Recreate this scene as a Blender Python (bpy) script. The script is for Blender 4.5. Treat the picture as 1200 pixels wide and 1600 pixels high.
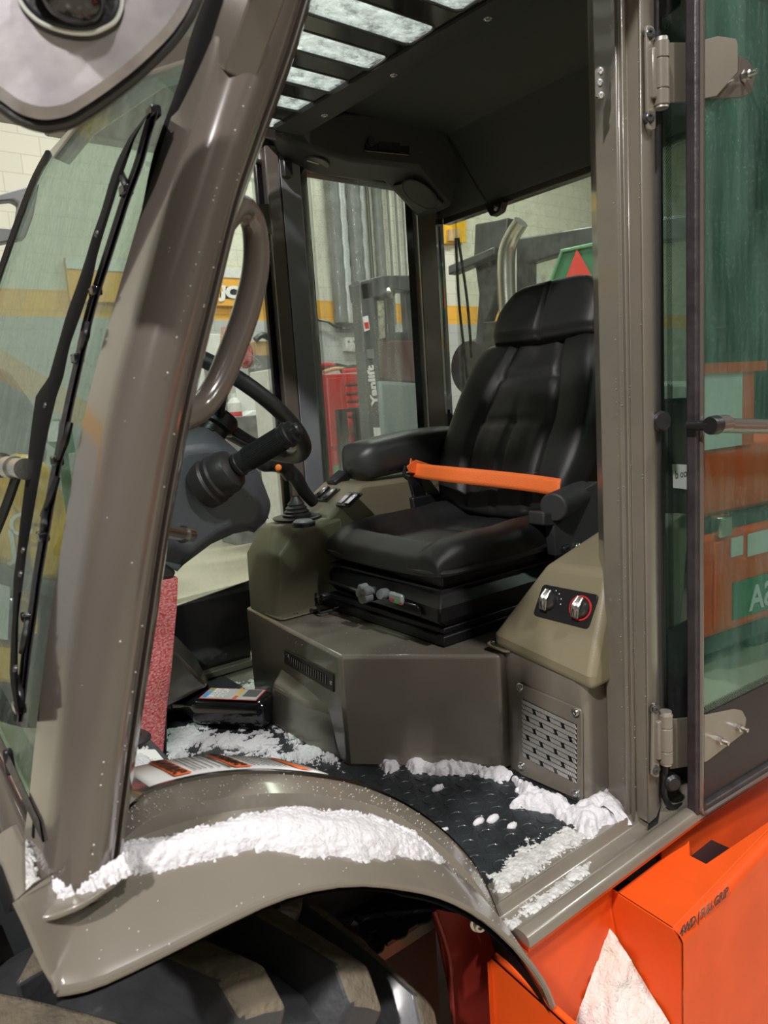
import bpy, bmesh, math, random
from mathutils import Vector, Matrix, noise
random.seed(7)
for o in list(bpy.data.objects): bpy.data.objects.remove(o)
SC = bpy.context.scene; COL = SC.collection
V = Vector
# ------------------------------------------------------------------ camera
F = 1120.0; PITCH = math.radians(8.6); ROLL = math.radians(3.8); YAW = math.radians(37); CH = 0.8
fw = V((math.sin(YAW)*math.cos(PITCH), math.cos(YAW)*math.cos(PITCH), -math.sin(PITCH)))
r0 = V((math.cos(YAW), -math.sin(YAW), 0)); u0 = r0.cross(fw)
rt = r0*math.cos(ROLL) - u0*math.sin(ROLL); up = r0*math.sin(ROLL) + u0*math.cos(ROLL)
EYE = V((0, 0, CH))
cam = bpy.data.cameras.new('camera'); co = bpy.data.objects.new('camera', cam); COL.objects.link(co)
cam.sensor_fit = 'HORIZONTAL'; cam.sensor_width = 36; cam.lens = F/1200*36; cam.clip_start = .02; cam.clip_end = 100
M = Matrix.Identity(4)
for i in range(3): M[i][0], M[i][1], M[i][2], M[i][3] = rt[i], up[i], -fw[i], EYE[i]
co.matrix_world = M; SC.camera = co
cam.dof.use_dof = True; cam.dof.focus_distance = 1.7; cam.dof.aperture_fstop = 13
# ------------------------------------------------------------------ world and exposure
SC.view_settings.view_transform = 'Standard'; SC.view_settings.look = 'None'
SC.view_settings.gamma = 1; SC.view_settings.use_curve_mapping = False; SC.view_settings.exposure = 0.0
w = bpy.data.worlds.new('world'); SC.world = w; w.use_nodes = True
w.node_tree.nodes['Background'].inputs[0].default_value = (.80, .84, .80, 1)
w.node_tree.nodes['Background'].inputs[1].default_value = .35
# ------------------------------------------------------------------ lamps of the hall and an added fill lamp
def area(name, loc, target, sx, sy, watts, col=(1, .97, .92)):
    l = bpy.data.lights.new(name, 'AREA'); l.shape = 'RECTANGLE'; l.size = sx; l.size_y = sy; l.energy = watts; l.color = col
    o = bpy.data.objects.new(name, l); COL.objects.link(o); o.location = loc
    o.rotation_euler = (V(target)-V(loc)).to_track_quat('-Z', 'Y').to_euler(); return o
area('high_bay_and_fill_lamp', (-3.2, -1.3, 5.0), (.9, 1.1, .3), .30, .26, 400, (1, .96, .94))
area('high_bay_and_fill_lamp', (1.2, -2.4, 5.3), (1.0, .9, .2), .30, .26, 180, (1, .96, .95))
area('high_bay_and_fill_lamp', (6.4, -3.2, 5.6), (2.6, -1, .0), .7, .4, 130, (1, .95, .88))
area('high_bay_and_fill_lamp', (6.5, -6.0, 5.8), (6.5, -7.5, 0), 2.0, .8, 300, (.94, 1, .96))  # added unseen lamp, brightens the wall that the door glass mirrors
area('high_bay_and_fill_lamp', (1.7, 3.2, 5.8), (1.5, 2.2, 0), 1.0, .5, 190, (.93, 1, .95))
area('high_bay_and_fill_lamp', (5.0, 6.5, 5.8), (5.0, 6.8, 0), 2.2, .8, 165, (.96, 1, .92))
area('high_bay_and_fill_lamp', (9.5, 6.0, 5.8), (9.5, 6.4, 0), 2.2, .8, 165, (.96, 1, .92))
area('high_bay_and_fill_lamp', (1.0, 6.0, 5.8), (1.0, 6.4, 0), 2.2, .8, 85, (1, .90, .80))

# ------------------------------------------------------------------ pixel -> point on a real plane
def ray(px, py): return fw + rt*((px-600)/F) - up*((py-800)/F)
def X(px, py, x): d = ray(px, py); return EYE + d*(x/d.x)
def Y(px, py, y): d = ray(px, py); return EYE + d*(y/d.y)
def Z(px, py, z): d = ray(px, py); return EYE + d*((z-CH)/d.z)
def PL(px, py, p0, n):
    d = ray(px, py); return EYE + d*((V(p0)-EYE).dot(n)/d.dot(n))
def proj(p):
    q = p-EYE; D = q.dot(fw); return 600+F*q.dot(rt)/D, 800-F*q.dot(up)/D

# ------------------------------------------------------------------ materials
MT = {}
def pm(name, col, rough=.5, metal=0., coat=0., bump=0., bscale=40., var=0., vscale=8., spec=.5, col2=None, emit=0, trans=0):
    m = bpy.data.materials.new(name); m.use_nodes = True; nt = m.node_tree; b = nt.nodes['Principled BSDF']
    b.inputs['Base Color'].default_value = (*col, 1); b.inputs['Roughness'].default_value = rough
    b.inputs['Metallic'].default_value = metal; b.inputs['Coat Weight'].default_value = coat
    b.inputs['Coat Roughness'].default_value = .08; b.inputs['Specular IOR Level'].default_value = spec
    if emit: b.inputs['Emission Color'].default_value = (*col, 1); b.inputs['Emission Strength'].default_value = emit
    if bump or var or col2:
        tc = nt.nodes.new('ShaderNodeTexCoord')
        if bump:
            n = nt.nodes.new('ShaderNodeTexNoise'); n.inputs['Scale'].default_value = bscale; n.inputs['Detail'].default_value = 3
            nt.links.new(tc.outputs['Object'], n.inputs['Vector'])
            bp = nt.nodes.new('ShaderNodeBump'); bp.inputs['Strength'].default_value = bump; bp.inputs['Distance'].default_value = .004
            nt.links.new(n.outputs['Fac'], bp.inputs['Height']); nt.links.new(bp.outputs['Normal'], b.inputs['Normal'])
        if var or col2:
            n2 = nt.nodes.new('ShaderNodeTexNoise'); n2.inputs['Scale'].default_value = vscale; n2.inputs['Detail'].default_value = 5
            nt.links.new(tc.outputs['Object'], n2.inputs['Vector'])
            rp = nt.nodes.new('ShaderNodeValToRGB'); rp.color_ramp.elements[0].position = .35; rp.color_ramp.elements[1].position = .65
            c2 = col2 or tuple(min(1, c*(1+var)) for c in col); c1 = col if col2 else tuple(c*(1-var) for c in col)
            rp.color_ramp.elements[0].color = (*c1, 1); rp.color_ramp.elements[1].color = (*c2, 1)
            nt.links.new(n2.outputs['Fac'], rp.inputs['Fac']); nt.links.new(rp.outputs['Color'], b.inputs['Base Color'])
    MT[name] = m; return m
PAINT = pm('olive_grey_paint', (.178, .158, .127), .28, 0, .5, .04, 25, .10, 5)
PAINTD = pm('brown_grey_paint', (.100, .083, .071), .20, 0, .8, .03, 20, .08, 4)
PLAST = pm('olive_moulded_plastic', (.168, .154, .102), .42, 0, 0, .15, 500, .05, 5)
LINER = pm('charcoal_moulded_plastic', (.028, .029, .030), .55, 0, 0, .25, 450, .06, 4)
COWL = pm('slate_plastic', (.060, .066, .078), .48, 0, 0, .12, 450, .05, 4)
BLACK = pm('black_plastic', (.012, .012, .013), .38, 0, 0, .1, 300)
GLOSSB = pm('gloss_black', (.008, .008, .009), .12, 0, .5)
RUBBER = pm('rubber', (.022, .020, .021), .45, 0, 0, .15, 120)
SEALM = pm('dusty_rubber_seal', (.034, .028, .031), .42, 0, 0, .3, 90, .25, 30)
VINYL = pm('black_vinyl', (.0135, .014, .014), .42, 0, .0, .22, 650)
MATR = pm('mat_rubber', (.018, .022, .025), .38, 0, .1, .3, 200, .3, 12)
CHROME = pm('zinc_plated_steel', (.62, .62, .60), .24, 1., 0, .1, 60)
STEELD = pm('dark_steel', (.10, .10, .10), .35, .8)
GALV = pm('brushed_galvanised', (.52, .50, .46), .42, .85, 0, .2, 90, .2, 20)
ORANGE = pm('orange_paint', (.74, .085, .010), .45, 0, .0, .05, 40, .08, 7, spec=.22)
WEB = pm('orange_webbing', (.85, .17, .03), .6, 0, 0, .4, 400)
SNOWM = pm('snow', (.66, .65, .67), .7, 0, 0, .5, 260, .03, 30)
ARMB = pm('matt_black_arm', (.006, .006, .006), .75, spec=.08)
TRIMS = pm('slate_trim', (.27, .285, .31), .5, 0, 0, .12, 450)
SNOWG = pm('wet_snow', (.50, .50, .48), .45, 0, .3, .6, 220, .2, 60)
WATER = pm('water', (.55, .53, .50), .05, 0, 1., spec=.9)
TYRE = pm('tyre_rubber', (.036, .037, .040), .5, 0, .1, .5, 40, .3, 8)
TREAD = pm('dirty_tyre_tread', (.19, .155, .105), .85, 0, 0, .9, 120, col2=(.12, .10, .072), vscale=14)
MIRB = pm('dusty_grey_shell', (.50, .47, .49), .55, 0, 0, .4, 30, col2=(.34, .32, .35), vscale=26)
WHITE = pm('white_label', (.80, .80, .78), .45)
LABG = pm('grey_print', (.10, .10, .10), .5)
CHSHADE = pm('chassis_paint_with_shade', (.26, .025, .016), .5)  # orange-red chassis colour with the wheel-well shade darkened into it
RED = pm('red_paint', (.62, .028, .030), .3, 0, .4)
FOAM = pm('pink_foam', (.62, .075, .08), .85, 0, 0, .9, 260, col2=(.82, .34, .33), vscale=220)
YELLOW = pm('yellow_paint', (.82, .47, .02), .35, 0, .4, var=.08)
AMBER = pm('amber_paint', (.80, .40, .035), .55)
GREYM = pm('grey_machine_paint', (.16, .17, .17), .45, 0, .2, var=.15)
DARKM = pm('dark_machine_paint', (.055, .06, .062), .5, 0, .2, .2, 30, .3, 6)
GREEN = pm('green_paint', (.05, .20, .10), .5)
LGREEN = pm('pale_green_edge', (.16, .38, .22), .5)
CARDB = pm('cardboard', (.50, .34, .17), .8, var=.15)
PALE = pm('off_white_panel', (.66, .67, .64), .5, var=.05)
BTN = pm('orange_button', (.90, .20, .01), .4)
STICK = pm('silver_film', (.48, .50, .50), .35, .2)
KNOBG = pm('grey_knob_plastic', (.20, .215, .225), .45)
ALU = pm('bright_perforated_metal', (.66, .64, .60), .32, .6)

def glass(name, tint, refl=.12, dirt=.12, dcol=(.75, .78, .74), streak=True, rough=.0, dscale=1.0, gcol=(1, 1, 1)):
    m = bpy.data.materials.new(name); m.use_nodes = True; nt = m.node_tree; nt.nodes.clear()
    N = nt.nodes.new; L = nt.links.new
    out = N('ShaderNodeOutputMaterial'); tr = N('ShaderNodeBsdfTransparent'); tr.inputs[0].default_value = (*tint, 1)
    gl = N('ShaderNodeBsdfGlossy'); gl.inputs['Color'].default_value = (*gcol, 1); gl.inputs['Roughness'].default_value = rough
    fr = N('ShaderNodeLayerWeight'); fr.inputs['Blend'].default_value = .35
    ma = N('ShaderNodeMath'); ma.operation = 'MULTIPLY_ADD'; ma.inputs[1].default_value = refl*2; ma.inputs[2].default_value = refl*.5; ma.use_clamp = True
    L(fr.outputs['Fresnel'], ma.inputs[0]); mx = N('ShaderNodeMixShader'); L(ma.outputs[0], mx.inputs[0]); L(tr.outputs[0], mx.inputs[1]); L(gl.outputs[0], mx.inputs[2])
    df = N('ShaderNodeBsdfDiffuse'); df.inputs[0].default_value = (*dcol, 1)
    tl = N('ShaderNodeBsdfTranslucent'); tl.inputs[0].default_value = (*dcol, 1); md = N('ShaderNodeMixShader'); md.inputs[0].default_value = .5; L(df.outputs[0], md.inputs[1]); L(tl.outputs[0], md.inputs[2])
    tc = N('ShaderNodeTexCoord'); mp = N('ShaderNodeMapping'); mp.inputs['Scale'].default_value = (9*dscale, 9*dscale, 1.3*dscale) if streak else (16, 16, 16)
    L(tc.outputs['Object'], mp.inputs[0]); n1 = N('ShaderNodeTexNoise'); n1.inputs['Scale'].default_value = 2.2; n1.inputs['Detail'].default_value = 7; n1.inputs['Roughness'].default_value = .65
    L(mp.outputs[0], n1.inputs['Vector'])
    n2 = N('ShaderNodeTexVoronoi'); n2.inputs['Scale'].default_value = 110; L(tc.outputs['Object'], n2.inputs['Vector'])
    sp = N('ShaderNodeMapRange'); sp.inputs[1].default_value = .30; sp.inputs[2].default_value = .18; sp.inputs[3].default_value = 0; sp.inputs[4].default_value = .5; L(n2.outputs['Distance'], sp.inputs[0])
    sm = N('ShaderNodeMapRange'); sm.inputs[1].default_value = .40; sm.inputs[2].default_value = .72; sm.inputs[3].default_value = dirt*.3; sm.inputs[4].default_value = dirt*2.2; L(n1.outputs['Fac'], sm.inputs[0])
    mu = N('ShaderNodeMath'); mu.operation = 'MULTIPLY'; L(sp.outputs[0], mu.inputs[0]); L(n1.outputs['Fac'], mu.inputs[1])
    m3 = N('ShaderNodeMath'); m3.operation = 'MULTIPLY_ADD'; m3.inputs[1].default_value = min(1., dirt*3.5); L(mu.outputs[0], m3.inputs[0]); L(sm.outputs[0], m3.inputs[2]); m3.use_clamp = True
    m2 = N('ShaderNodeMixShader'); L(m3.outputs[0], m2.inputs[0]); L(mx.outputs[0], m2.inputs[1]); L(md.outputs[0], m2.inputs[2])
    L(m2.outputs[0], out.inputs[0]); return m
G_WIND = glass('windscreen_glass', (.66, .76, .71), .09, .13, (.46, .50, .46), dscale=1.6)
G_SIDE = glass('side_glass', (.93, .96, .93), .03, .05, streak=False)
G_SIDED = glass('dirty_side_glass', (.90, .93, .90), .03, .16, (.55, .58, .55))
G_REAR = glass('rear_glass', (.90, .93, .87), .03, .06, streak=False)
G_DOOR = glass('door_glass', (.45, .62, .57), .55, .10, (.46, .70, .61), gcol=(.72, 1, .90))
G_QTR = glass('quarter_glass', (.82, .93, .89), .06, .05)
G_ROOF = glass('wet_roof_glass', (.86, .90, .89), .03, .50, (.86, .92, .90), False)
def dots(name, pitch=.0042, rad=.36):
    m = bpy.data.materials.new(name); m.use_nodes = True; nt = m.node_tree; N = nt.nodes.new; L = nt.links.new
    b = nt.nodes['Principled BSDF']; b.inputs['Base Color'].default_value = (.012, .012, .013, 1); b.inputs['Roughness'].default_value = .3
    uv = N('ShaderNodeUVMap'); mp = N('ShaderNodeVectorMath'); mp.operation = 'SCALE'; mp.inputs['Scale'].default_value = 1/pitch; L(uv.outputs[0], mp.inputs[0])
    rot = N('ShaderNodeVectorRotate'); rot.rotation_type = 'Z_AXIS'; rot.inputs['Angle'].default_value = math.pi/4; L(mp.outputs[0], rot.inputs['Vector'])
    fr = N('ShaderNodeVectorMath'); fr.operation = 'FRACTION'; L(rot.outputs[0], fr.inputs[0])
    sb = N('ShaderNodeVectorMath'); sb.operation = 'SUBTRACT'; sb.inputs[1].default_value = (.5, .5, 0); L(fr.outputs[0], sb.inputs[0])
    ln = N('ShaderNodeVectorMath'); ln.operation = 'LENGTH'; L(sb.outputs[0], ln.inputs[0])
    lt = N('ShaderNodeMath'); lt.operation = 'LESS_THAN'; lt.inputs[1].default_value = rad; L(ln.outputs['Value'], lt.inputs[0]); L(lt.outputs[0], b.inputs['Alpha']); return m
DOTS = dots('printed_dot_border')

# ------------------------------------------------------------------ mesh building
def setpar(o, p):
    if p is None: return
    o.parent = p
    if p.type == 'EMPTY': o.matrix_parent_inverse = Matrix.Translation(-p.location)
class MB:
    def __init__(s): s.v = []; s.f = []; s.m = []; s.uv = None
    def add(s, vs, fs, mi=0):
        n = len(s.v); s.v += [tuple(v) for v in vs]; s.f += [tuple(i+n for i in f) for f in fs]; s.m += [mi]*len(fs); return s
    def box(s, c, d, rot=None, mi=0):
        c = V(c); h = V(d)/2; R = rot if rot is not None else Matrix.Identity(3); vs = [c+R@V((a*h.x, b*h.y, e*h.z)) for a in (-1, 1) for b in (-1, 1) for e in (-1, 1)]
        return s.add(vs, [(0, 1, 3, 2), (4, 6, 7, 5), (0, 4, 5, 1), (2, 3, 7, 6), (0, 2, 6, 4), (1, 5, 7, 3)], mi)
    def bb(s, a, b, mi=0): a = V(a); b = V(b); return s.box((a+b)/2, [abs(q) for q in (b-a)], None, mi)
    def prism(s, pts, off, mi=0):
        pts = [V(p) for p in pts]; off = V(off); n = len(pts)
        return s.add(pts+[p+off for p in pts], [tuple(range(n)), tuple(range(2*n-1, n-1, -1))]+[(i, i+n, (i+1) % n+n, (i+1) % n) for i in range(n)], mi)
    def hull(s, a, b, mi=0):   # two matching rings
        n = len(a); return s.add(list(a)+list(b), [tuple(range(n)), tuple(range(2*n-1, n-1, -1))]+[(i, i+n, (i+1) % n+n, (i+1) % n) for i in range(n)], mi)
    def grid(s, rows, mi=0, cu=False, cv=False):
        R = len(rows); C = len(rows[0]); fs = []
        for i in range(R if cu else R-1):
            for j in range(C if cv else C-1):
                a, b = i, (i+1) % R; c, d = j, (j+1) % C; fs.append((a*C+c, a*C+d, b*C+d, b*C+c))
        return s.add([p for r in rows for p in r], fs, mi)
    def tube(s, pts, r, n=12, mi=0, sub=6, smooth=True, flat=1.):
        pts = [V(p) for p in pts]; rs = r if isinstance(r, (list, tuple)) else [r]*len(pts)
        if smooth and len(pts) > 2:
            P2 = []; R2 = []
            for i in range(len(pts)-1):
                a = pts[max(i-1, 0)]; b = pts[i]; c = pts[i+1]; d = pts[min(i+2, len(pts)-1)]
                for k in range(sub):
                    t = k/sub; P2.append(.5*((2*b)+(c-a)*t+(2*a-5*b+4*c-d)*t*t+(-a+3*b-3*c+d)*t**3)); R2.append(rs[i]*(1-t)+rs[i+1]*t)
            P2.append(pts[-1]); R2.append(rs[-1]); pts, rs = P2, R2
        rows = []; up_ = None
        for i, p in enumerate(pts):
            t = (pts[min(i+1, len(pts)-1)]-pts[max(i-1, 0)]).normalized()
            if up_ is None: up_ = t.orthogonal().normalized()
            up_ = (up_-t*up_.dot(t)).normalized(); sd = t.cross(up_)
            rows.append([p+(up_*math.cos(2*math.pi*k/n)+sd*math.sin(2*math.pi*k/n)*flat)*rs[i] for k in range(n)])
        b0 = len(s.v); s.grid(rows, mi, False, True)
        s.f += [tuple(b0+k for k in range(n))[::-1], tuple(b0+(len(rows)-1)*n+k for k in range(n))]; s.m += [mi, mi]; return s
    def cyl(s, a, b, r, n=20, mi=0, r2=None): return s.tube([a, b], [r, r if r2 is None else r2], n, mi, smooth=False)
    def lathe(s, base, axis, prof, n=24, mi=0):   # prof (r, h)
        ax = V(axis).normalized(); u = ax.orthogonal().normalized(); w_ = ax.cross(u); base = V(base)
        rows = [[base+ax*h+(u*math.cos(2*math.pi*k/n)+w_*math.sin(2*math.pi*k/n))*max(r, 1e-5) for k in range(n)] for r, h in prof]
        return s.grid(rows, mi, False, True)
    def ball(s, c, r, n=8, mi=0, sc=(1, 1, 1)):
        rows = [[V(c)+V((math.sin(math.pi*i/n)*math.cos(2*math.pi*k/(n+2))*r*sc[0], math.sin(math.pi*i/n)*math.sin(2*math.pi*k/(n+2))*r*sc[1], math.cos(math.pi*i/n)*r*sc[2])) for k in range(n+2)] for i in range(n+1)]
        return s.grid(rows, mi, False, True)
    def build(s, name, mats, parent=None, bevel=0., ang=35, seg=2, label=None, solid=0., kind=None, recalc=True, subd=0):
        me = bpy.data.meshes.new(name); me.from_pydata(s.v, [], s.f)
        for m in (mats if isinstance(mats, (list, tuple)) else [mats]): me.materials.append(m)
        me.polygons.foreach_set('material_index', s.m)
        bm = bmesh.new(); bm.from_mesh(me)
        bmesh.ops.remove_doubles(bm, verts=bm.verts, dist=1e-6)
        if recalc: bmesh.ops.recalc_face_normals(bm, faces=bm.faces)
        bm.to_mesh(me); bm.free()
        me.shade_smooth(); me.set_sharp_from_angle(angle=math.radians(ang)); me.update()
        o = bpy.data.objects.new(name, me); COL.objects.link(o)
        setpar(o, parent)
        if solid: q = o.modifiers.new('solid', 'SOLIDIFY'); q.thickness = solid; q.offset = -1
        if subd: q = o.modifiers.new('sub', 'SUBSURF'); q.levels = subd; q.render_levels = subd
        if bevel:
            q = o.modifiers.new('bevel', 'BEVEL'); q.width = bevel; q.segments = seg; q.limit_method = 'ANGLE'; q.angle_limit = math.radians(30)
            q.harden_normals = False
        if label: o['label'] = label
        if kind: o['kind'] = kind
        return o
def tag(o, label, cat, group=None, kind=None):
    o['label'] = label; o['category'] = cat
    if group: o['group'] = group
    if kind: o['kind'] = kind
    return o
def empty(name, loc=(0, 0, 0)):
    o = bpy.data.objects.new(name, None); COL.objects.link(o); o.location = loc; o.empty_display_size = .1; return o
def struct(mb, name, m, **k):
    o = mb.build(name, m, **k); o['kind'] = 'structure'; return o
def rrect(w_, h_, r, n=5):
    out = []
    for cx, cy, a0 in ((w_/2-r, h_/2-r, 0), (-w_/2+r, h_/2-r, 90), (-w_/2+r, -h_/2+r, 180), (w_/2-r, -h_/2+r, 270)):
        for k in range(n+1): a = math.radians(a0+90*k/n); out.append((cx+r*math.cos(a), cy+r*math.sin(a)))
    return out
def roundpoly(pts, r=.02, n=4):
    pts = [V(p) for p in pts]; out = []
    for i, p in enumerate(pts):
        a = pts[i-1]-p; b = pts[(i+1) % len(pts)]-p; q = min(r, a.length*.45, b.length*.45); a = p+a.normalized()*q; b = p+b.normalized()*q
        for k in range(n+1): t = k/n; out.append(a*(1-t)**2+p*2*t*(1-t)+b*t*t)
    return out
def plate(center, ux, uy, outline, th):   # outline in (u, v), thickness along ux x uy
    ux = V(ux).normalized(); uy = (V(uy)-ux*V(uy).dot(ux)).normalized(); n = ux.cross(uy); c = V(center)
    return [c+ux*a+uy*b for a, b in outline], n*th
def ring(outline, inner, off):  # frame between two matching outlines (3D), prism
    n = len(outline); o = [V(p) for p in outline]; i_ = [V(p) for p in inner]; off = V(off)
    vs = o+i_+[p+off for p in o]+[p+off for p in i_]; fs = []
    for k in range(n):
        j = (k+1) % n; fs += [(k, j, n+j, n+k), (2*n+k, 3*n+k, 3*n+j, 2*n+j), (k, 2*n+k, 2*n+j, j), (n+k, n+j, 3*n+j, 3*n+k)]
    return vs, fs
def shrink(pts, d):
    pts = [V(p) for p in pts]; c = sum(pts, V())/len(pts); n = len(pts); out = []
    nn = V()
    for i in range(n): nn += (pts[i]-c).cross(pts[(i+1) % n]-c)
    nn.normalize()
    for i in range(n):
        e1 = (pts[i]-pts[i-1]); e2 = (pts[(i+1) % n]-pts[i])
        e1 = e1.normalized() if e1.length > 1e-7 else e2.normalized(); e2 = e2.normalized() if e2.length > 1e-7 else e1
        n1 = nn.cross(e1); n2 = nn.cross(e2); b = (n1+n2); b = b.normalized() if b.length > 1e-6 else n1
        out.append(pts[i]+b*d/max(.4, b.dot(n1)))
    return out
def bolt(base, axis, r=.006, h=.006, name='bolt', parent=None, m=None):
    mb = MB(); ax = V(axis).normalized(); b = V(base)
    mb.lathe(b, ax, [(0, -.002), (r*1.5, -.002), (r*1.5, h*.25), (r*1.05, h*.3), (r, h*.35), (r, h*.85), (r*.8, h), (r*.4, h), (r*.35, h*.7), (0, h*.7)], 14)
    return mb.build(name, m or CHROME, parent)
def text(name, s, pos, right, upv, size, m, parent=None, ext=.0006, align='LEFT', shear=0, bold=0., width=None):
    c = bpy.data.curves.new(name, 'FONT'); c.body = s; c.size = size; c.extrude = ext; c.align_x = align; c.shear = shear; c.offset = bold; c.resolution_u = 3
    o = bpy.data.objects.new(name, c); COL.objects.link(o); dg = bpy.context.evaluated_depsgraph_get(); dg.update()
    me = bpy.data.meshes.new_from_object(o.evaluated_get(dg)); bpy.data.objects.remove(o)
    r = V(right).normalized(); u = (V(upv)-r*V(upv).dot(r)).normalized(); n = r.cross(u); k = 1.
    if width: ws = [v.co.x for v in me.vertices]; k = width/max(1e-6, max(ws)-min(ws))
    for v in me.vertices: v.co = V(pos)+r*(v.co.x*k)+u*v.co.y+n*v.co.z
    me.name = name; me.materials.clear(); me.materials.append(m); o = bpy.data.objects.new(name, me); COL.objects.link(o)
    setpar(o, parent); return o

#@@ SETTING
def wall_material():
    m = bpy.data.materials.new('painted_block_wall'); m.use_nodes = True; nt = m.node_tree; N = nt.nodes.new; L = nt.links.new
    b = nt.nodes['Principled BSDF']; b.inputs['Roughness'].default_value = .6
    tc = N('ShaderNodeTexCoord'); sx = N('ShaderNodeSeparateXYZ'); L(tc.outputs['Object'], sx.inputs[0])
    def ge(v):
        q = N('ShaderNodeMath'); q.operation = 'GREATER_THAN'; q.inputs[1].default_value = v; L(sx.outputs['Z'], q.inputs[0]); return q
    m1 = N('ShaderNodeMix'); m1.data_type = 'RGBA'; L(ge(2.03).outputs[0], m1.inputs[0]); m1.inputs[6].default_value = (.46, .48, .47, 1); m1.inputs[7].default_value = (.85, .45, .06, 1)
    m2 = N('ShaderNodeMix'); m2.data_type = 'RGBA'; L(ge(2.33).outputs[0], m2.inputs[0]); L(m1.outputs[2], m2.inputs[6]); m2.inputs[7].default_value = (.66, .66, .56, 1)
    cb = N('ShaderNodeCombineXYZ'); L(sx.outputs['X'], cb.inputs[0]); L(sx.outputs['Z'], cb.inputs[1])
    br = N('ShaderNodeTexBrick'); br.inputs['Scale'].default_value = 1; br.inputs['Brick Width'].default_value = .42; br.inputs['Row Height'].default_value = .21; br.inputs['Mortar Size'].default_value = .006
    br.inputs['Color1'].default_value = (1, 1, 1, 1); br.inputs['Color2'].default_value = (.95, .95, .95, 1); br.inputs['Mortar'].default_value = (.78, .78, .76, 1); L(cb.outputs[0], br.inputs[0])
    mu = N('ShaderNodeMix'); mu.data_type = 'RGBA'; mu.blend_type = 'MULTIPLY'; mu.inputs[0].default_value = 1; L(m2.outputs[2], mu.inputs[6]); L(br.outputs[0], mu.inputs[7]); L(mu.outputs[2], b.inputs['Base Color']); return m
WALLM = wall_material()
CONC = pm('concrete_floor', (.50, .46, .35), .30, 0, .1, .05, 12, .12, 1.5)
GZ = -.70
HALL = pm('unlit_hall_block', (.28, .28, .25), .7)
struct(MB().bb((-12, -10, GZ-.1), (22, 9.2, GZ)), 'floor', CONC)
struct(MB().bb((-12, 9, GZ), (22, 9.2, 6.2)), 'wall_right', WALLM)
struct(MB().bb((21.8, -10, GZ), (22, 9, 6.2)), 'wall_back', HALL)
struct(MB().bb((-12, -10, GZ), (-11.8, 9, 6.2)), 'wall_front', HALL)
struct(MB().bb((-12, -10.2, GZ), (22, -10, 6.2)), 'wall_left', HALL)
struct(MB().bb((-12, -10, 6.2), (22, 9, 6.3)), 'ceiling', pm('ceiling_deck', (.16, .165, .16), .7))
# ================================================================== THE FORKLIFT (one thing)
FL = empty('forklift', (.9, 1.35, GZ))
tag(FL, 'olive-grey cab forklift with open glass door, black driver seat and orange step box', 'forklift')
Zd = lambda a: V((0, 0, a)); Yd = lambda a: V((0, a, 0)); Xd = lambda a: V((a, 0, 0))
def lerp(tab, t):
    n = len(tab)-1; f = max(0, min(.99999, t))*n; i = int(f); k = f-i; return tuple(a*(1-k)+b*k for a, b in zip(tab[i], tab[i+1]))
def smooth(tab, t):
    n = len(tab)-1; f = max(0, min(.99999, t))*n; i = int(f); t = f-i
    a, b, c, d = tab[max(i-1, 0)], tab[i], tab[i+1], tab[min(i+2, n)]
    return tuple(.5*(2*b_+(c_-a_)*t+(2*a_-5*b_+4*c_-d_)*t*t+(-a_+3*b_-3*c_+d_)*t**3) for a_, b_, c_, d_ in zip(a, b, c, d))
# ---- cab floor and door sill
MB().bb((.50, .80, -.03), (1.9, 2.06, -.004)).build('cab_floor', PAINT, FL)
prof = [(.81, -.03), (.81, .001), (.746, .003), (.740, .0055), (.737, .009), (.734, .009), (.731, .005), (.728, -.006), (.724, -.010), (.700, -.012), (.693, -.006), (.688, .001), (.680, .003), (.670, .002), (.664, -.001), (.661, -.007), (.660, -.016), (.690, -.016)]
MB().hull([V((.715, y, z)) for y, z in prof], [V((1.9, y, z)) for y, z in prof]).build('door_sill', PAINT, FL, ang=50)
MB().bb((.715, .663, -.024), (1.9, .70, -.0165)).build('sill_edge_strip', ORANGE, FL, label='orange strip under the door sill')
# ---- seat pedestal
A, B, C_ = (.855, 1.81), (.812, 1.275), (1.05, 1.02)
pts = [(.855, 1.81), (.812, 1.275), (1.05, 1.02), (1.9, 1.02), (1.9, 1.81)]
ped = MB().prism([V((x, y, 0)) for x, y in pts], Zd(.26)).build('seat_pedestal', PAINT, FL, bevel=.008)
# bulge below the vent
b0 = [V((.79, 1.60, 0)), V((.79, 1.40, 0)), V((.815, 1.30, 0)), V((.85, 1.30, 0)), V((.86, 1.66, 0))]
b1 = [V((.80, 1.585, .115)), V((.80, 1.42, .115)), V((.822, 1.33, .115)), V((.85, 1.33, .15)), V((.86, 1.62, .15))]
MB().hull(b0, b1).build('pedestal_bulge', PAINT, FL, bevel=.015, seg=3)
# vent grille on the pedestal front
fd = (V((B[0], B[1], 0))-V((A[0], A[1], 0))).normalized(); fn = V((-fd.y, fd.x, 0)); fn = fn if fn.x < 0 else -fn
def PF(px, py, off=0): return PL(px, py, V((A[0], A[1], 0))+fn*off, fn)
vq = [PF(446, 1014), PF(523, 1053), PF(523, 1081), PF(446, 1036)]
vent = MB().prism(vq, fn*.004).build('pedestal_vent', BLACK, FL, bevel=.0015)
mb = MB()
for i in range(17):
    t = .13+.74*i/16; a = vq[0].lerp(vq[1], t).lerp(vq[3].lerp(vq[2], t), .25); b = vq[0].lerp(vq[1], t).lerp(vq[3].lerp(vq[2], t), .75)
    mb.tube([a+fn*.004, b+fn*.004], .0022, 6, smooth=False)
mb.build('vent_slats', GLOSSB, vent)
for q in ((451, 1025), (517, 1067)): bolt(PF(*q, .004), fn, .0035, .002, 'screw', vent)
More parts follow.
